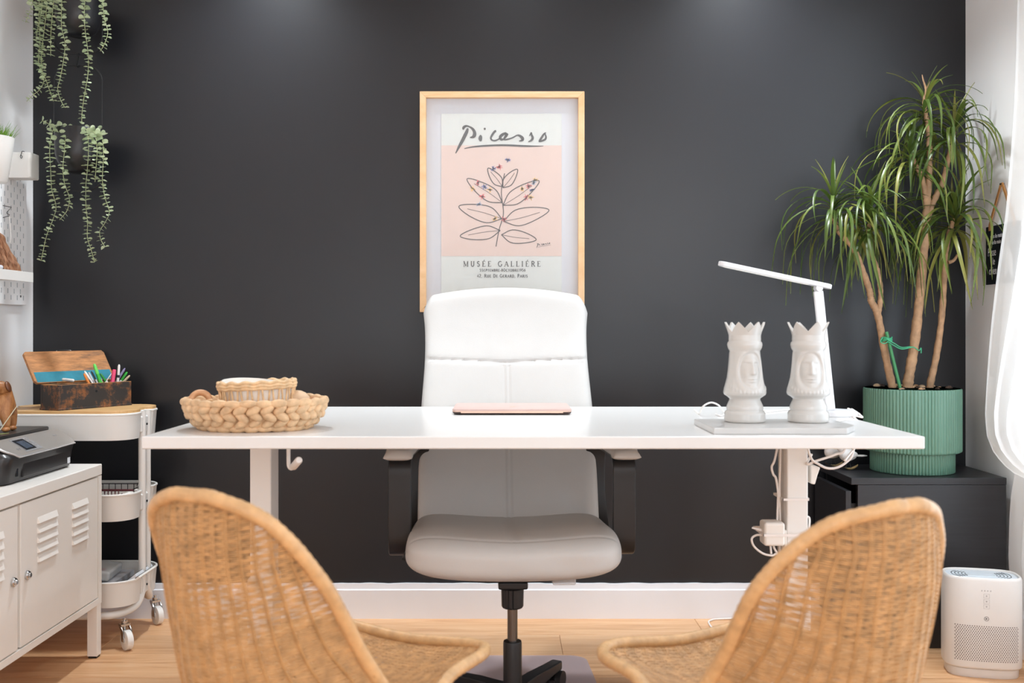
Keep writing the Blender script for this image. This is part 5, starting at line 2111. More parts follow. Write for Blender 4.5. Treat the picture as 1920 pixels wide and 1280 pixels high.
RU, RL = .1455, .1255
g = G().lathe([(.02, .0), (RL - .004, .0), (RL, .003), (RL, .066)], (NX, NY, NZ), 480, fn=rib(80, .022))
pb_ = g.build('planter_foot', M['planter'], dp, smooth=50)
g = G().lathe([(RL - .002, .064), (RU - .006, .0642), (RU - .001, .067), (RU, .071), (RU, .254), (RU - .001, .2595), (RU - .004, .261)], (NX, NY, NZ), 540, fn=rib(88, .02))
g.lathe([(RU - .004, .261), (RU - .0085, .261), (RU - .010, .255), (RU - .012, .12), (.02, .115)], (NX, NY, NZ), 96)
g.build('planter_drum', M['planter'], dp, smooth=50)
g = G()
g.grid(lambda u, v: (NX + (RU - .013) * v * cos(2 * pi * u), NY + (RU - .013) * v * sin(2 * pi * u), NZ + .254 + .006 * sin(9 * u * 2 * pi + 7 * v) * v * (1 - v) * 3 + .004 * sin(31 * u * 6.28) * v * (1 - v) - .012 * v ** 3), 72, 14, wrap_u=True)
g.build('soil', M['soil'], dp, smooth=40)
for k in range(34):
    A, r = RND.uniform(0, 2 * pi), RND.uniform(.0, .118)
    x, y = NX + r * cos(A), NY + r * sin(A)
    Rm = Matrix.Rotation(RND.uniform(0, 3), 3, 'Z') @ Matrix.Rotation(RND.uniform(-.6, .6), 3, 'X')
    s = RND.uniform(.007, .014)
    g = G().ball((x, y, NZ + .257 + s * .3), (s, s * .8, s * .6), 8, 6, Rm)
    g.build('pebble' if k % 3 == 0 else 'bark_chip', M['pebble'] if k % 3 == 0 else M['bark'] if k % 3 == 1 else M['soil'], dp, smooth=60)
TY = NY


def trunk(pts, r0, r1, ydev=0.0):
    P = []
    for i, q in enumerate(pts):
        Y = q[2] if len(q) > 2 else TY
        P.append(at(q[0], q[1], Y))
    sp = spline(P, 8)
    n = len(sp)
    rad = [(r0 + (r1 - r0) * i / (n - 1)) * (1 + .07 * sin(i * 2.1) + .05 * sin(i * .77)) for i in range(n)]
    return G().tube(sp, rad, 12)


zb = NZ + .235


def base(px):
    q = at(px, 722, TY)
    return (px, VPY + (EYE - zb) * FPX / TY)


trunk([base(1677), (1672, 720), (1660, 665), (1648, 600), (1641, 578), (1634, 566), (1632, 555), (1629, 540), (1615, 500), (1598, 462), (1577, 440), (1566, 418), (1564, 398)], .0125, .0075).build('trunk', M['bark'], dp, smooth=70)
trunk([(1646, 590), (1650, 570), (1651, 545), (1646, 510), (1635, 478), (1628, 450), (1630, 425), (1631, 408)], .0085, .0065).build('branch', M['bark'], dp, smooth=70)
trunk([base(1703), (1702, 722), (1707, 690), (1715, 640), (1724, 560), (1731, 480), (1735, 430), (1737, 395)], .0165, .0125).build('trunk', M['bark'], dp, smooth=70)
trunk([(1736, 420), (1736, 380), (1729, 335), (1716, 308), (1708, 288)], .010, .0065).build('branch', M['bark'], dp, smooth=70)
trunk([(1737, 400), (1741, 350), (1743, 290), (1740, 240), (1734, 205), (1733, 185)], .0105, .006).build('branch', M['bark'], dp, smooth=70)
trunk([(1738, 410), (1750, 378), (1766, 345), (1778, 300), (1786, 262), (1790, 240)], .0105, .006).build('branch', M['bark'], dp, smooth=70)
trunk([base(1747), (1744, 722), (1755, 670), (1765, 600), (1770, 530), (1772, 480), (1779, 440), (1788, 410)], .0115, .0075).build('trunk', M['bark'], dp, smooth=70)
trunk([(1778, 492), (1788, 488), (1795, 478)], .006, .004).build('twig', M['bark'], dp, smooth=70)
g = trunk([(1733, 186), (1736, 168), (1731, 150), (1729, 140)], .0045, .0012)
g.tube([at(1736, 168, TY), at(1744, 152, TY)], [.0025, .0008], 6)
g.build('dry_tip', M['bark'], dp)
# strap leaves: a dozen shared blades, from upright to hanging
blades = []
for k in range(14):
    e0 = radians([84, 72, 62, 52, 44, 34, 24, 12, 0, -15, 55, 38, 18, -8][k])
    L = [.16, .20, .25, .30, .33, .35, .36, .36, .35, .33, .29, .28, .27, .26][k]
    droop = [.5, 1.1, 1.9, 2.5, 2.8, 2.8, 2.6, 2.4, 2.1, 1.7, 3.0, 2.9, 2.6, 2.1][k]
    nseg = 12
    x = z = 0.0
    vs, fs = [], []
    for i in range(nseg + 1):
        t = i / nseg
        ang = max(e0 - droop * t ** .85, radians(-87))
        wv = .0062 * (min(1, .45 + 2.2 * t)) * (1 - t ** 2.6) + .0004
        tx, tz = cos(ang), sin(ang)
        vs += [(x - tz * .0018, -wv, z + tx * .0018), (x, 0, z), (x - tz * .0018, wv, z + tx * .0018)]
        x += tx * L / nseg
        z += tz * L / nseg
        if i:
            b = (i - 1) * 3
            fs += [(b, b + 1, b + 4, b + 3), (b + 1, b + 2, b + 5, b + 4)]
    gg = G().add(vs, fs)
    blades.append((gg.mesh('leaf', M['drac'], 80), x, vs))
CR = [(1564, 384, 46, .92), (1631, 402, 56, .95), (1708, 290, 44, .85), (1733, 200, 42, .80), (1790, 245, 46, .86), (1789, 408, 62, .95)]
rl = random.Random(21)
cnt = 0
for (cx, cy, n, sc) in CR:
    for k in range(n):
        f = k / n
        bi = min(9, int(f ** .75 * 10)) if rl.random() < .7 else rl.randrange(10, 14) if f > .25 else int(f * 10)
        me_, xe, vs = blades[bi]
        s = sc * rl.uniform(.85, 1.12)
        py = cy + 46 * f ** 1.1 * (1 if cx != 1733 else .9) - 8
        for tr_ in range(60):
            yaw = k * 2.39996 + rl.uniform(-.5, .5) if tr_ == 0 else rl.uniform(0, 2 * pi)
            roll = rl.uniform(-.25, .25)
            o0 = at(cx + rl.uniform(-3, 3), py, TY + rl.uniform(-.004, .004))
            mat = Matrix.Translation(o0) @ Matrix.Rotation(yaw, 4, 'Z') @ Matrix.Rotation(roll, 4, 'X') @ Matrix.Scale(s, 4)
            ok = True
            for q in vs[::6]:
                w_ = mat @ Vector(q)
                if w_.y > YB - .012 or w_.x > XR - .012:
                    ok = False
                    break
            if ok:
                break
        else:
            continue
        o = bpy.data.objects.new('leaf', me_)
        o.parent = dp
        o.matrix_local = frame_of(dp).inverted() @ mat
        COL.objects.link(o)
        cnt += 1
# stake and twine
a, b = at(1691, 735, TY - .045), at(1662, 622, TY - .018)
a.z = NZ + .24
tag(G().tube([a, b], .0052, 10).build('plant_stake', M['stake']), 'green coated plant stake tied to the leaning dracaena trunk', 'stake')
g = G()
wr = []
c = at(1661, 637, TY)
for i in range(60):
    A = i * .55
    wr.append((c.x - .002 + .0165 * cos(A), TY - .008 + .022 * sin(A), c.z - .004 + .012 * i / 60 + .003 * sin(i * 1.7)))
g.tube(wr, .0016, 6)
g.tube(spline([at(1664, 637, TY - .032), at(1676, 643, TY - .03), at(1690, 651, TY - .026), at(1706, 650, TY - .024), at(1716, 652, TY - .022), at(1723, 657, TY - .02), at(1727, 652, TY - .02), at(1727, 662, TY - .02)], 6), .0016, 6)
g.tube(spline([at(1664, 640, TY - .032), at(1677, 648, TY - .03), at(1690, 654, TY - .026), at(1705, 652, TY - .024), at(1713, 650, TY - .022)], 6), .0016, 6)
g.tube(spline([at(1655, 632, TY - .03), at(1651, 640, TY - .03), at(1658, 644, TY - .03), at(1665, 640, TY - .032)], 6), .0016, 6)
tag(g.build('twine', M['twine']), 'mint green twine knotted around the dracaena trunks', 'twine')

# ------------------------------------------------------------------ two small white birds on wooden feet
for k, (px, py, Y, lab) in enumerate(((1561, 867, 3.235, 'white bird ornament on a wooden base, farther from the planter'), (1589, 873, 3.165, 'white bird ornament on a wooden base, beside the green planter'))):
    c = at(px, py, Y)
    x0 = c.x
    bo = thing('bird_ornament', (x0, Y, HZ), lab, 'ornament', 0, 'bird ornaments on the black chest')
    g = G()
    g.grid(lambda u, v: (x0 + (u - .5) * .058, Y - .012 + (v - .5) * .020 * (1 - (2 * u - 1) ** 2 * .7), HZ + .002 + .012 * (2 * u - 1) ** 2), 12, 3)
    g.grid(lambda u, v: (x0 + (u - .5) * .058, Y - .012 + (v - .5) * .020 * (1 - (2 * u - 1) ** 2 * .7), HZ + .0052 + .012 * (2 * u - 1) ** 2), 12, 3, flip=True)
    g.build('wooden_base', M['bird_wood'], bo)
    bz = HZ + .047
    for s in (-1, 1):
        G().tube([(x0 + s * .007, Y - .012, HZ + .003), (x0 + s * .005, Y, bz - .016)], .0009, 5).build('leg', M['black_metal'], bo)
    prof = [(-.026, .004), (-.02, .016), (-.008, .0215), (.006, .0205), (.018, .015), (.026, .009)]
    sp = spline([(x, 0, 0, r) for x, r in prof], 5)
    g = G().tube([(x0 + p[0], Y, bz + p[0] * -.12 + (.022 if 0 else 0)) for p in sp], [p[3] for p in sp], 16)
    g.build('body', M['feather'], bo, smooth=80)
    G().ball((x0 - .021, Y, bz + .021), .0125, 14, 10).build('head', M['feather'], bo)
    G().tube([(x0 - .031, Y - .001, bz + .020), (x0 - .043, Y - .001, bz + .018)], [.0035, .0005], 8).build('beak', M['bird_wood'], bo)
    g = G()
    for s in (-1, 1):
        g.ball((x0 + .006, Y + s * .017, bz + .002), (.021, .004, .011), 12, 8)
    g.ball((x0 + .042, Y, bz - .004), (.022, .008, .0035), 12, 8)
    g.build('wings_and_tail', M['feather'], bo)

# ================================================================== air purifier
ap = thing('air_purifier', (1.322, 2.775, 0), 'small white air purifier with perforated front, on the floor by the curtain', 'air purifier', radians(-13))
AW, AD, AH = .1005, .064, .2755


def sup(u, w=AW, d=AD, e=3.4):
    A = 2 * pi * u
    c, s = cos(A), sin(A)
    return (w * (abs(c) ** (2 / e)) * (1 if c > 0 else -1), d * (abs(s) ** (2 / e)) * (1 if s > 0 else -1))


def supring(z, w, d, n=72):
    return [sup(i / n, w, d) + (z,) for i in range(n)]


loft(G(), [supring(.0, AW - .010, AD - .010), supring(.003, AW - .008, AD - .008), supring(.024, AW - .0075, AD - .0075), supring(.026, AW - .012, AD - .012)]).build('base', M['purifier'], ap, local=True, smooth=40)
loft(G(), [supring(.0262, AW - .004, AD - .004), supring(.029, AW - .001, AD - .001), supring(.033, AW, AD), supring(AH - .008, AW, AD), supring(AH - .002, AW - .002, AD - .002), supring(AH, AW - .005, AD - .005), supring(AH - .001, AW - .008, AD - .008), supring(AH - .009, AW - .0095, AD - .0095)]).build('housing', M['purifier'], ap, local=True, smooth=40)
gr = loft(G(), [supring(AH - .0088, AW - .0095, AD - .0095), supring(AH - .0052, AW - .010, AD - .010), supring(AH - .0045, AW - .012, AD - .012)]).build('top_grille', M['purifier_top'], ap, local=True, smooth=40)
for i, (k, gap) in enumerate(((.86, .9), (.76, .9), (.66, .9), (.56, .9), (.46, .55), (.38, .55))):
    for s in (0, 1):
        g = G()
        pts = []
        for j in range(13):
            u = (s * .5 + (-.135 + .27 * j / 12) * gap) % 1
            x, y = sup(u, (AW - .012) * k, (AD - .012) * k, 2.6)
            pts.append((x, y, AH - .0046))
        g.tube(pts, .0011, 5)
        g.build('slot', M['slot'], gr, local=True)
loft(G(), [supring(AH - .0046, .040, .022), supring(AH - .0036, .039, .021)]).build('centre_cap', M['purifier_top'], gr, local=True, smooth=40)


def front(x, z, lift=.0004):
    y = -AD * (1 - (abs(x) / AW) ** 3.4) ** (1 / 3.4)
    return Vector((x, y - lift, z))


g = G()
for j in range(21):
    for i in range(27):
        x = -.078 + .006 * i + (.003 if j % 2 else 0)
        z = .050 + .0047 * j
        if abs(x) > .081:
            continue
        r = .00145
        c = front(x, z)
        vs = [front(x + r * cos(k * pi / 3), z + 1.25 * r * sin(k * pi / 3)) for k in range(6)]
        g.add(vs, [tuple(range(6))])
g.build('perforations', M['hole_dark'], ap, local=True, smooth=0, kind='stuff')
g = G()
for i in range(4):
    g.add([front(-.012 + .0075 * i + a, .2415 + b) for a, b in ((-.0012, -.002), (.0012, -.002), (.0012, .002), (-.0012, .002))], [(0, 1, 2, 3)])
g.build('indicator_marks', M['grey_mark'], ap, local=True, smooth=0, kind='stuff')
for z in (.2275, .2125, .1985):
    g = G()
    o_ = [(-.0075, -.0058), (.0075, -.0058), (.0075, .0058), (-.0075, .0058)]
    for k in range(4):
        a, b = o_[k], o_[(k + 1) % 4]
        dx, dy = (b[0] - a[0]), (b[1] - a[1])
        L_ = sqrt(dx * dx + dy * dy)
        nx_, ny_ = -dy / L_ * .0006, dx / L_ * .0006
        g.add([front(a[0], z + a[1]), front(b[0], z + b[1]), front(b[0] + nx_, z + b[1] + ny_), front(a[0] + nx_, z + a[1] + ny_)], [(0, 1, 2, 3)])
    g.add([front(.0022 * cos(k * pi / 4), z + .0022 * sin(k * pi / 4)) for k in range(8)], [tuple(range(8))])
    g.build('touch_button', M['grey_mark'], ap, local=True, smooth=0)
g = G()
R0, R1 = .0062, .0050
g.add([front(R0 * cos(k * pi / 10), .1655 + R0 * sin(k * pi / 10)) for k in range(20)] + [front(R1 * cos(k * pi / 10), .1655 + R1 * sin(k * pi / 10)) for k in range(20)],
      [(k, (k + 1) % 20, 20 + (k + 1) % 20, 20 + k) for k in range(20)])
g.add([front(-.0022, .1625), front(.003, .1655), front(-.0022, .1685)], [(0, 1, 2)])
g.build('emblem', M['hole_dark'], ap, local=True, smooth=0)

# ================================================================== sheer curtain in the window corner
cu = thing('sheer_curtain', (1.44, 2.45, 0), 'sheer white curtain gathered and knotted in the window corner', 'curtain')
EDGE = [(2.36, 1.445), (2.0, 1.430), (1.867, 1.418), (1.55, 1.402), (1.275, 1.385), (1.1275, 1.368), (.95, 1.350), (.832, 1.340), (.72, 1.331), (.66, 1.334), (.61, 1.352), (.575, 1.382), (.55, 1.412), (.535, 1.445)]


def edge(z):
    for (z0, x0), (z1, x1) in zip(EDGE[:-1], EDGE[1:]):
        if z >= z1:
            k = (z0 - z) / (z0 - z1)
            return x0 + (x1 - x0) * max(0, min(1, k))
    return EDGE[-1][1]


def cur(u, v):
    z = 2.36 - v * (2.36 - .535)
    b = smooth01((1.1 - z) / .5)
    Y = 2.765 - u * (.86 - .18 * b)
    w = .5 - .5 * cos(2 * pi * u * 9 + .6 * sin(3 * z))
    amp = .030 * (1 - .25 * b)
    bulge = .020 * b * sin(pi * u)
    x = edge(z) + amp * w * (1 if u > .02 else 0) - bulge + .006 * sin(5 * z + 9 * u)
    return (min(x, 1.485), Y, z + (.02 * sin(u * 7) * b if v > .8 else 0))


g = G().grid(cur, 200, 90)
g.build('upper_drape', M['sheer'], cu, smooth=80)


def bag(u, v):
    # the gathered bottom turns back under towards the window
    A = v * pi * .5
    Y = 2.765 - u * .68
    z = .535 + .03 * sin(A) * 0 + .02 * sin(u * 7)
    return (1.445 + .04 * sin(A), Y, z + .07 * (1 - cos(A)))


g = G().grid(bag, 60, 8)
g.build('gathered_knot', M['sheer'], cu, smooth=80)
LE = [(.62, 1.490), (.53, 1.474), (.47, 1.462), (.40, 1.454), (.30, 1.447), (.20, 1.450), (.08, 1.456), (.006, 1.454)]


def tail(u, v):
    z = .62 - v * .612
    x0 = LE[-1][1]
    for (z0, a0), (z1, a1) in zip(LE[:-1], LE[1:]):
        if z >= z1:
            x0 = a0 + (a1 - a0) * (z0 - z) / (z0 - z1)
            break
    Y = 2.885 - u * .84
    w = .5 - .5 * cos(2 * pi * u * 8 + .8 * sin(5 * z))
    return (min(1.512, x0 + .034 * w + .004 * sin(9 * z + 6 * u)), Y, z)


G().grid(tail, 160, 36).build('lower_drape', M['sheer'], cu, smooth=80)
rd = thing('curtain_rod', (1.45, 1.4, 2.37), 'white curtain rod above the window', 'rod')
G().cyl((1.45, -.1, 2.375), (1.45, 2.86, 2.375), .010).build('rod', M['white_metal'], rd)
for y in (-.05, 1.4, 2.83):
    G().span((1.44, y - .008, 2.362), (XR, y + .008, 2.388)).build('bracket', M['white_metal'], rd, smooth=0)

# ================================================================== hanging sign on the right wall
SX = XR - .006
s0, s1 = 3.150, 2.945
sz0, sz1 = 1.095, 1.277
sg_ = thing('hanging_sign', (SX, (s0 + s1) / 2, sz0), 'black sign with white French lettering hung from a tan leather strap', 'sign')
G().span((SX, s1, sz0), (XR - .0008, s0, sz1)).build('board', M['sign_black'], sg_, bevel=.001)
ap_ = Vector((SX + .001, (s0 + s1) / 2, 1.403))
g = G()
for y in (s0 - .028, s1 + .028):
    g.sweep([Vector((SX - .001, y, sz1 - .014)), Vector((SX - .001, y, sz1 + .005)), Vector((SX - .001, ap_.y + (y - ap_.y) * .03, ap_.z))], .011, .003, (0, 1, 0))
g.build('strap', M['strap'], sg_, smooth=0)
G().cyl((XR - .012, ap_.y, ap_.z - .004), (XR, ap_.y, ap_.z - .004), .003, n=10).build('nail', M['steel'], sg_)


def sign_text(s, size, yl, zl, wide=.62):
    cvt = bpy.data.curves.new('lettering', 'FONT')
    cvt.body = s
    cvt.size = size
    cvt.extrude = .0002
    tmp = bpy.data.objects.new('lettering_source', cvt)
    COL.objects.link(tmp)
    bpy.context.view_layer.update()
    dg = bpy.context.evaluated_depsgraph_get()
    me_ = bpy.data.meshes.new_from_object(tmp.evaluated_get(dg))
    bpy.data.objects.remove(tmp)
    bpy.data.curves.remove(cvt)
    me_.name = 'lettering'
    mat = Matrix(((0, 0, -1, 0), (-wide, 0, 0, 0), (0, 1, 0, 0), (0, 0, 0, 1)))
    me_.transform(frame_of(sg_).inverted() @ Matrix.Translation((SX - .0004, yl, zl)) @ mat)
    me_.materials.clear()
    me_.materials.append(M['sign_white'])
    o = bpy.data.objects.new('lettering', me_)
    o.parent = sg_
    COL.objects.link(o)


zs_ = lambda py, Y: EYE - (py - VPY) * Y / FPX
sign_text('vous le matin', .0185, s0 - .030, 1.2385, .80)
sign_text('ueil de la main', .0185, s0 - .012, 1.2195, .80)
sign_text('Passe', .036, s0 - .014, 1.184, .66)
sign_text('le', .033, s0 - .044, 1.156, .66)
sign_text('chien', .035, s0 - .022, 1.126, .66)
g = G()
fy = s0 - .120
out = [(0, .0), (.004, .05), (-.008, .062), (-.016, .075), (-.012, .088), (.0, .096), (.014, .098), (.030, .090), (.044, .07), (.05, .03), (.05, 0), (.036, 0), (.034, .022), (.018, .022), (.014, 0)]
vs = [(SX - .0006, fy - x, 1.112 + z) for x, z in out]
g.add(vs, [tuple(range(len(vs)))])
g.build('white_figure', M['sign_white'], sg_, smooth=0)

# ================================================================== peg board on the left wall
PBX = XL + .0175
pbd = thing('pegboard', (XL + .01, 2.7, 1.03), 'white slotted pegboard mounted on the left wall', 'pegboard')
bd = G().span((XL + .012, 2.10, 1.032), (PBX, 3.222, 1.475)).build('board', M['white_wall'], pbd, bevel=.002)
g = G()
for j in range(11):
    for i in range(28):
        y = 3.20 - .04 * i - (.02 if j % 2 else 0)
        z = 1.455 - .04 * j - .0
        for (yy, zz) in ((y, z), (y - .02, z - .02)):
            if zz < 1.045 or yy < 2.12 or (j % 2):
                continue
            g.span((PBX - .0003, yy - .0025, zz - .0075), (PBX + .0003, yy + .0025, zz + .0075))
for j in range(10):
    for i in range(28):
        y = 3.20 - .04 * i
        z = 1.455 - .04 * j
        if j % 2 == 1:
            g.span((PBX - .0003, y - .0025, z - .0075), (PBX + .0003, y + .0025, z + .0075))
            g.span((PBX - .0003, y - .0225, z - .0275), (PBX + .0003, y - .0175, z - .0125))
g.build('slots', M['hole'], pbd, smooth=0, kind='stuff')
for y in (3.18, 2.16):
    for z in (1.06, 1.45):
        G().cyl((XL, y, z), (XL + .012, y, z), .008, n=12).build('spacer', M['white_metal'], pbd)
        G().cyl((PBX, y, z), (PBX + .0015, y, z), .004, n=12).build('screw', M['chrome'], pbd)
# shelf with a lip
sh_ = thing('wall_shelf', (-1.50, 2.6, 1.10), 'narrow white shelf with a lip on the pegboard', 'shelf')
SHT = 1.128
G().span((PBX + .001, 2.2, SHT - .024), (-1.455, 3.048, SHT - .016)).build('shelf_board', M['white_metal'], sh_, bevel=.001)
G().span((-1.455, 2.2, SHT - .030), (-1.450, 3.050, SHT)).build('lip', M['white_metal'], sh_, bevel=.001)
SHZ = SHT - .016
# driftwood
g = G()


def drift(u, v):
    A = 2 * pi * u
    z = v * .128
    rx = lerpk([(0, .040), (.18, .036), (.45, .027), (.75, .017), (.92, .012), (1, .002)], v)
    ry = lerpk([(0, .030), (.3, .026), (.7, .016), (.95, .011), (1, .002)], v)
    k = 1 + .10 * sin(5 * A + 4 * v) + .08 * sin(11 * A - 9 * v) + .05 * sin(23 * A + 14 * v) + .07 * sin(9 * v * 3 + 2 * A)
    cy = 3.005 + .0 * v + .018 * (1 - v) * 1.0
    cx = -1.497 + .004 * sin(6 * v) - .004 * v
    return (cx + rx * .62 * k * cos(A), cy - .012 + ry * 1.5 * k * sin(A) - .045 * v, SHZ + .0005 + z)


g.grid(drift, 80, 48, wrap_u=True)
g.add([drift(i / 40, 0) for i in range(40)], [tuple(range(40))[::-1]])
tag(g.build('driftwood', M['drift'], smooth=70), 'brown weathered piece of driftwood standing on the white wall shelf', 'driftwood')
for k, (px, py, r, lab) in enumerate(((3, 507, .0095, 'round white pebble on the shelf beside the driftwood'), (1.5, 493, .007, 'small white pebble topping the round one on the shelf'))):
    c = at(px, py, 2.935)
    c.x = -1.491
    c.y = 2.93 if k == 0 else 2.932
    c.z = SHZ + .0095 if k == 0 else SHZ + .0255
    tag(G().ball(c, (r * 1.1, r * 1.15, r if k == 0 else r * .95), 14, 10).build('white_pebble', M['mount']), lab, 'pebble')
# white storage box
cb = thing('white_box', (-1.513, 3.115, 1.424), 'white rounded storage box hooked on the pegboard near the corner', 'box')
g = G()
o_, i_ = rr(PBX + .0012, -1.472, 3.076, 3.139, .008), rr(PBX + .0035, -1.4745, 3.0785, 3.1365, .006)
n = len(o_)
vs = [(x, y, 1.4235) for x, y in rr(PBX + .003, -1.474, 3.078, 3.137, .007)] + [(x, y, 1.4265) for x, y in o_] + [(x, y, 1.5) for x, y in o_] + [(x, y, 1.502) for x, y in rr(PBX + .002, -1.473, 3.077, 3.138, .007)] + [(x, y, 1.5) for x, y in i_] + [(x, y, 1.43) for x, y in i_]
fs = [tuple(range(n))[::-1], tuple(5 * n + i for i in range(n))]
for k in range(5):
    for i in range(n):
        l = (i + 1) % n
        fs.append((k * n + i, k * n + l, (k + 1) * n + l, (k + 1) * n + i))
g.add(vs, fs)
g.build('container', M['white_metal'], cb, smooth=35)
g = G()
c = at(41, 286, 3.074)
g.tube(spline([c + Vector((.006, .004, .004)), c + Vector((.001, .0, .004)), c + Vector((-.001, -.0015, -.004)), c + Vector((-.004, -.0015, -.012)), c + Vector((-.001, -.0015, -.018)), c + Vector((.002, -.0015, -.012)), c + Vector((-.003, -.0015, -.008))], 5), .0010, 6)
g.build('wire_charm', M['black_metal'], cb)
# white pot with artificial grass
gp = thing('grass_pot', (-1.488, 2.875, 1.379), 'white tapered pot of bright green grass on the pegboard', 'plant')
GP = (-1.488, 2.875, 1.379)
g = G().lathe([(1e-4, 0), (.040, 0), (.043, .003), (.0605, .128), (.0605, .130), (.058, .130), (.041, .02), (1e-4, .018)], GP, 40)
g.build('pot', M['white_metal'], gp, smooth=40)
G().lathe([(1e-4, .118), (.056, .116)], GP, 24).build('soil', M['soil'], gp)
gb = []
for k in range(6):
    L = [.045, .055, .05, .06, .04, .05][k]
    bend = [.1, .5, .8, .3, 1.0, .6][k]
    vs, fs = [], []
    x = z = 0
    for i in range(6):
        t = i / 5
        w_ = .0016 * (1 - t) + .0002
        A = pi / 2 - bend * t
        vs += [(x, -w_, z), (x, w_, z)]
        x += cos(A) * L / 5
        z += sin(A) * L / 5
        if i:
            b = (i - 1) * 2
            fs.append((b, b + 1, b + 3, b + 2))
    gb.append(G().add(vs, fs))
gg = G()
for k in range(420):
    r = .052 * sqrt(RND.random())
    A = RND.uniform(0, 2 * pi)
    b = gb[RND.randrange(6)]
    mat = Matrix.Translation((GP[0] + r * cos(A), GP[1] + r * sin(A), GP[2] + .117)) @ Matrix.Rotation(A + RND.uniform(-.7, .7), 4, 'Z') @ Matrix.Rotation(.5 * r / .052, 4, 'Y') @ Matrix.Scale(RND.uniform(.7, 1.15), 4)
    q = [mat @ v for v in b.v]
    if all(p.x > PBX + .002 for p in q):
        gg.add(q, b.f)
gg.build('grass', M['grass'], gp, smooth=0, kind='stuff')
# bent wire hook
hk = [(-1.549, 3.075), (-1.528, 3.072)]
P = lambda px, py: at(px, py, 3.07)
g = G().tube([P(-14, 381), P(0, 384), P(21.5, 388.5), P(13, 397.5), P(12.5, 399.5), P(15, 401.5), P(18, 402.5), P(17, 404.5), P(0, 409.5), P(-14, 413)], .0011, 6)
tag(g.build('wire_hook', M['black_metal']), 'black bent wire hook on the pegboard above the driftwood', 'hook')
cable([P(18, 404) + Vector((0, 0, -.003)), P(18.5, 415), P(20, 430), P(20.5, 445), P(19, 455)], .0013, 'thin white cord hanging from the black wire hook', 'cord', 'cord')

# ================================================================== hanging planters with trailing eucalyptus
EY = 3.155


def wire_ring(x0, x1, z0, z1, r, y):
    pts = []
    for cx, cz_, a in ((x1 - r, z1 - r, 0), (x0 + r, z1 - r, 90), (x0 + r, z0 + r, 180), (x1 - r, z0 + r, 270)):
        for k in range(9):
            A = radians(a + 90 * k / 8)
            pts.append((cx + r * cos(A), y, cz_ + r * sin(A)))
    return pts


POT = [(1e-4, 0), (.018, .0005), (.036, .006), (.052, .019), (.063, .038), (.0690, .062), (.0705, .09), (.0705, .138), (.0695, .140), (.067, .140), (.0665, .09), (.05, .03), (1e-4, .012)]
leafs = []
for k in range(6):
    w_, l_, cup = [(.0062, .0130, .002), (.0070, .0120, .003), (.0056, .0118, .001), (.0066, .0135, .0025), (.0050, .0105, .002), (.0072, .0128, .0015)][k]
    vs = [(0, 0, 0)]
    for i in range(1, 9):
        t = i / 9
        pass
    ring = []
    for i in range(9):
        A = pi + 2 * pi * i / 9
        ring.append((l_ / 2 + l_ / 2 * cos(A), w_ * sin(A), cup * abs(sin(A)) ** 2))
    vs = ring + [(l_ * .5, 0, -.0004)]
    fs = [(i, (i + 1) % 9, 9) for i in range(9)]
    leafs.append(G().add(vs, fs).mesh('leaf', M['euca'], 80))
re_ = random.Random(5)


def strand(root, pts, Y0, Y1, big=1.0):
    P = []
    m_ = len(pts)
    for i, (px, py) in enumerate(pts):
        P.append(at(px, py, Y0 + (Y1 - Y0) * min(1, i / 2.0)))
    sp = spline(P, 10)
    st = G().tube(sp[::2] + [sp[-1]], .0010, 5).build('strand', M['euca_stem'], root)
    inv = frame_of(root).inverted()
    L = [0]
    for a, b in zip(sp[:-1], sp[1:]):
        L.append(L[-1] + (Vector(b) - Vector(a)).length)
    d, k = .004, 0
    while d < L[-1]:
        i = max(j for j in range(len(L)) if L[j] <= d)
        i = min(i, len(sp) - 2)
        p = Vector(sp[i]).lerp(Vector(sp[i + 1]), (d - L[i]) / max(1e-9, L[i + 1] - L[i]))
        t = (Vector(sp[i + 1]) - Vector(sp[i])).normalized()
        a = Vector((0, 1, 0)) - t * t.y
        a.normalize()
        b = t.cross(a)
        frac = d / L[-1]
        size = big * 1.28 * (1.12 - .36 * frac) * re_.uniform(.8, 1.15)
        ph = (k % 2) * 1.15 + re_.uniform(-.5, .5) + .2
        for s in (0, pi):
            A = ph + s
            out = b * cos(A) + a * sin(A)
            x = (out + t * re_.uniform(-.25, .45)).normalized()
            n_ = (-t + out * .2 + a * re_.uniform(-.5, .5)).normalized()
            y = n_.cross(x).normalized()
            n_ = x.cross(y)
            mm = Matrix((x * size, y * size, n_ * size)).transposed().to_4x4()
            mm.translation = p + out * .0008
            if (mm @ Vector((.013, 0, 0))).y > YB - .01:
                continue
            o = bpy.data.objects.new('leaf', leafs[re_.randrange(6)])
            o.parent = st
            o.matrix_local = inv @ mm
            COL.objects.link(o)
        d += .0116 * re_.uniform(.85, 1.2) * (.9 + .3 * (1 - frac)) * big
        k += 1


PC = at(147, 300, EY)
UPZ = EYE - (70 - VPY) * EY / FPX
hp1 = thing('hanging_planter', (PC.x, EY, UPZ), 'upper black hanging pot with trailing eucalyptus in the left corner', 'plant', 0, 'hanging pots in the left corner')
G().lathe(POT, (PC.x, EY, UPZ), 40).build('pot', M['black_pot'], hp1, smooth=50)
G().lathe([(1e-4, .128), (.066, .126)], (PC.x, EY, UPZ), 24).build('soil', M['soil'], hp1)
xa, xb = at(101, 0, EY).x, at(191.5, 0, EY).x
zlow = EYE - (103 - VPY) * EY / FPX
G().tube(wire_ring(xa, xb, zlow, zlow + .41, .052, EY), .0021, 8, closed=True).build('wire_hanger', M['black_metal'], hp1)
g = G()
g.cyl(((xa + xb) / 2, EY, zlow + .41), ((xa + xb) / 2, EY, ZC), .0012, n=6)
g.build('suspension_wire', M['black_metal'], hp1)
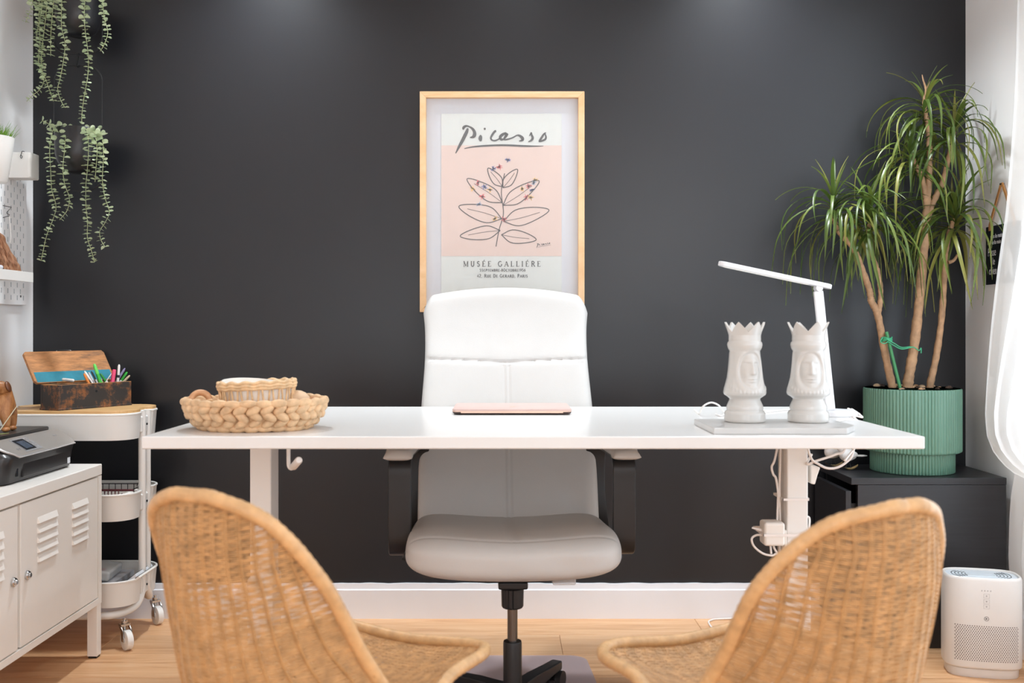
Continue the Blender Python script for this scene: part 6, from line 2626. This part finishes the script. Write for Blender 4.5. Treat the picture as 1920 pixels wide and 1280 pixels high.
LOZ = EYE - (326 - VPY) * EY / FPX
hp2 = thing('hanging_planter', (PC.x, EY, LOZ), 'lower black hanging pot with trailing eucalyptus in the left corner', 'plant', 0, 'hanging pots in the left corner')
G().lathe(POT, (PC.x, EY, LOZ), 40).build('pot', M['black_pot'], hp2, smooth=50)
G().lathe([(1e-4, .128), (.066, .126)], (PC.x, EY, LOZ), 24).build('soil', M['soil'], hp2)
ztop2 = EYE - (123 - VPY) * EY / FPX
zlow2 = EYE - (358 - VPY) * EY / FPX
G().tube(wire_ring(xa, xb, zlow2, ztop2, .052, EY), .0021, 8, closed=True).build('wire_hanger', M['black_metal'], hp2)
g = G()
xc = (xa + xb) / 2
for s in (-1, 1):
    g.tube(spline([(xc + s * .0018, EY - .004, zlow - .003), (xc + s * .0018, EY - .006, zlow + .004), (xc + s * .0018, EY + .004, zlow + .004), (xc + s * .0018, EY + .003, zlow - .01), (xc + s * .0018, EY - .004, ztop2 + .006),
                   (xc + s * .0018, EY - .005, ztop2 - .004), (xc + s * .0018, EY + .004, ztop2 - .004), (xc + s * .0018, EY + .005, ztop2 + .003)], 5), .0016, 6)
g.build('s_hook', M['black_metal'], hp2)
YF1 = EY - .078
for pts in ([(84, -60), (76, -20), (73, 30), (75, 80), (72, 115), (82, 150), (74, 168), (62, 178), (50, 190)],
            [(98, -60), (90, -20), (86, 30), (80, 80), (78, 125), (88, 155), (95, 175), (100, 190)],
            [(110, -60), (103, -20), (97, 40), (95, 75), (95, 105)],
            [(120, -60), (117, -20), (115, 30), (116, 55), (122, 82), (118, 120), (112, 150), (108, 168), (114, 188), (122, 202)],
            [(158, -60), (160, -20), (158, 30), (160, 60), (165, 100), (165, 138), (158, 180), (154, 210), (153, 232)],
            [(178, -60), (190, -20), (195, 30), (202, 60), (196, 82), (188, 96)],
            [(72, -50), (64, -10), (58, 15), (48, 42)],
            [(90, -60), (80, -20), (78, 20), (70, 55), (68, 78)]):
    strand(hp1, pts, EY - .045, YF1)
for pts in ([(112, 238), (101, 240), (95, 262), (93, 285), (95, 320), (97, 355), (105, 387), (99, 412), (87, 443), (77, 489)],
            [(128, 236), (124, 246), (121, 282), (118, 315), (121, 344), (130, 371), (126, 394), (112, 412)],
            [(158, 240), (163, 246), (166, 275), (164, 315), (161, 348), (161, 384), (164, 417), (164, 446), (172, 472), (177, 492)],
            [(172, 244), (178, 250), (182, 282), (180, 315), (178, 341)],
            [(182, 244), (191, 252), (194, 292), (192, 338), (197, 371), (205, 397), (197, 417), (187, 433), (189, 449), (197, 463)],
            [(108, 242), (95, 234), (79, 226)]):
    strand(hp2, pts, EY - .045, YF1 - .004, 1.04)
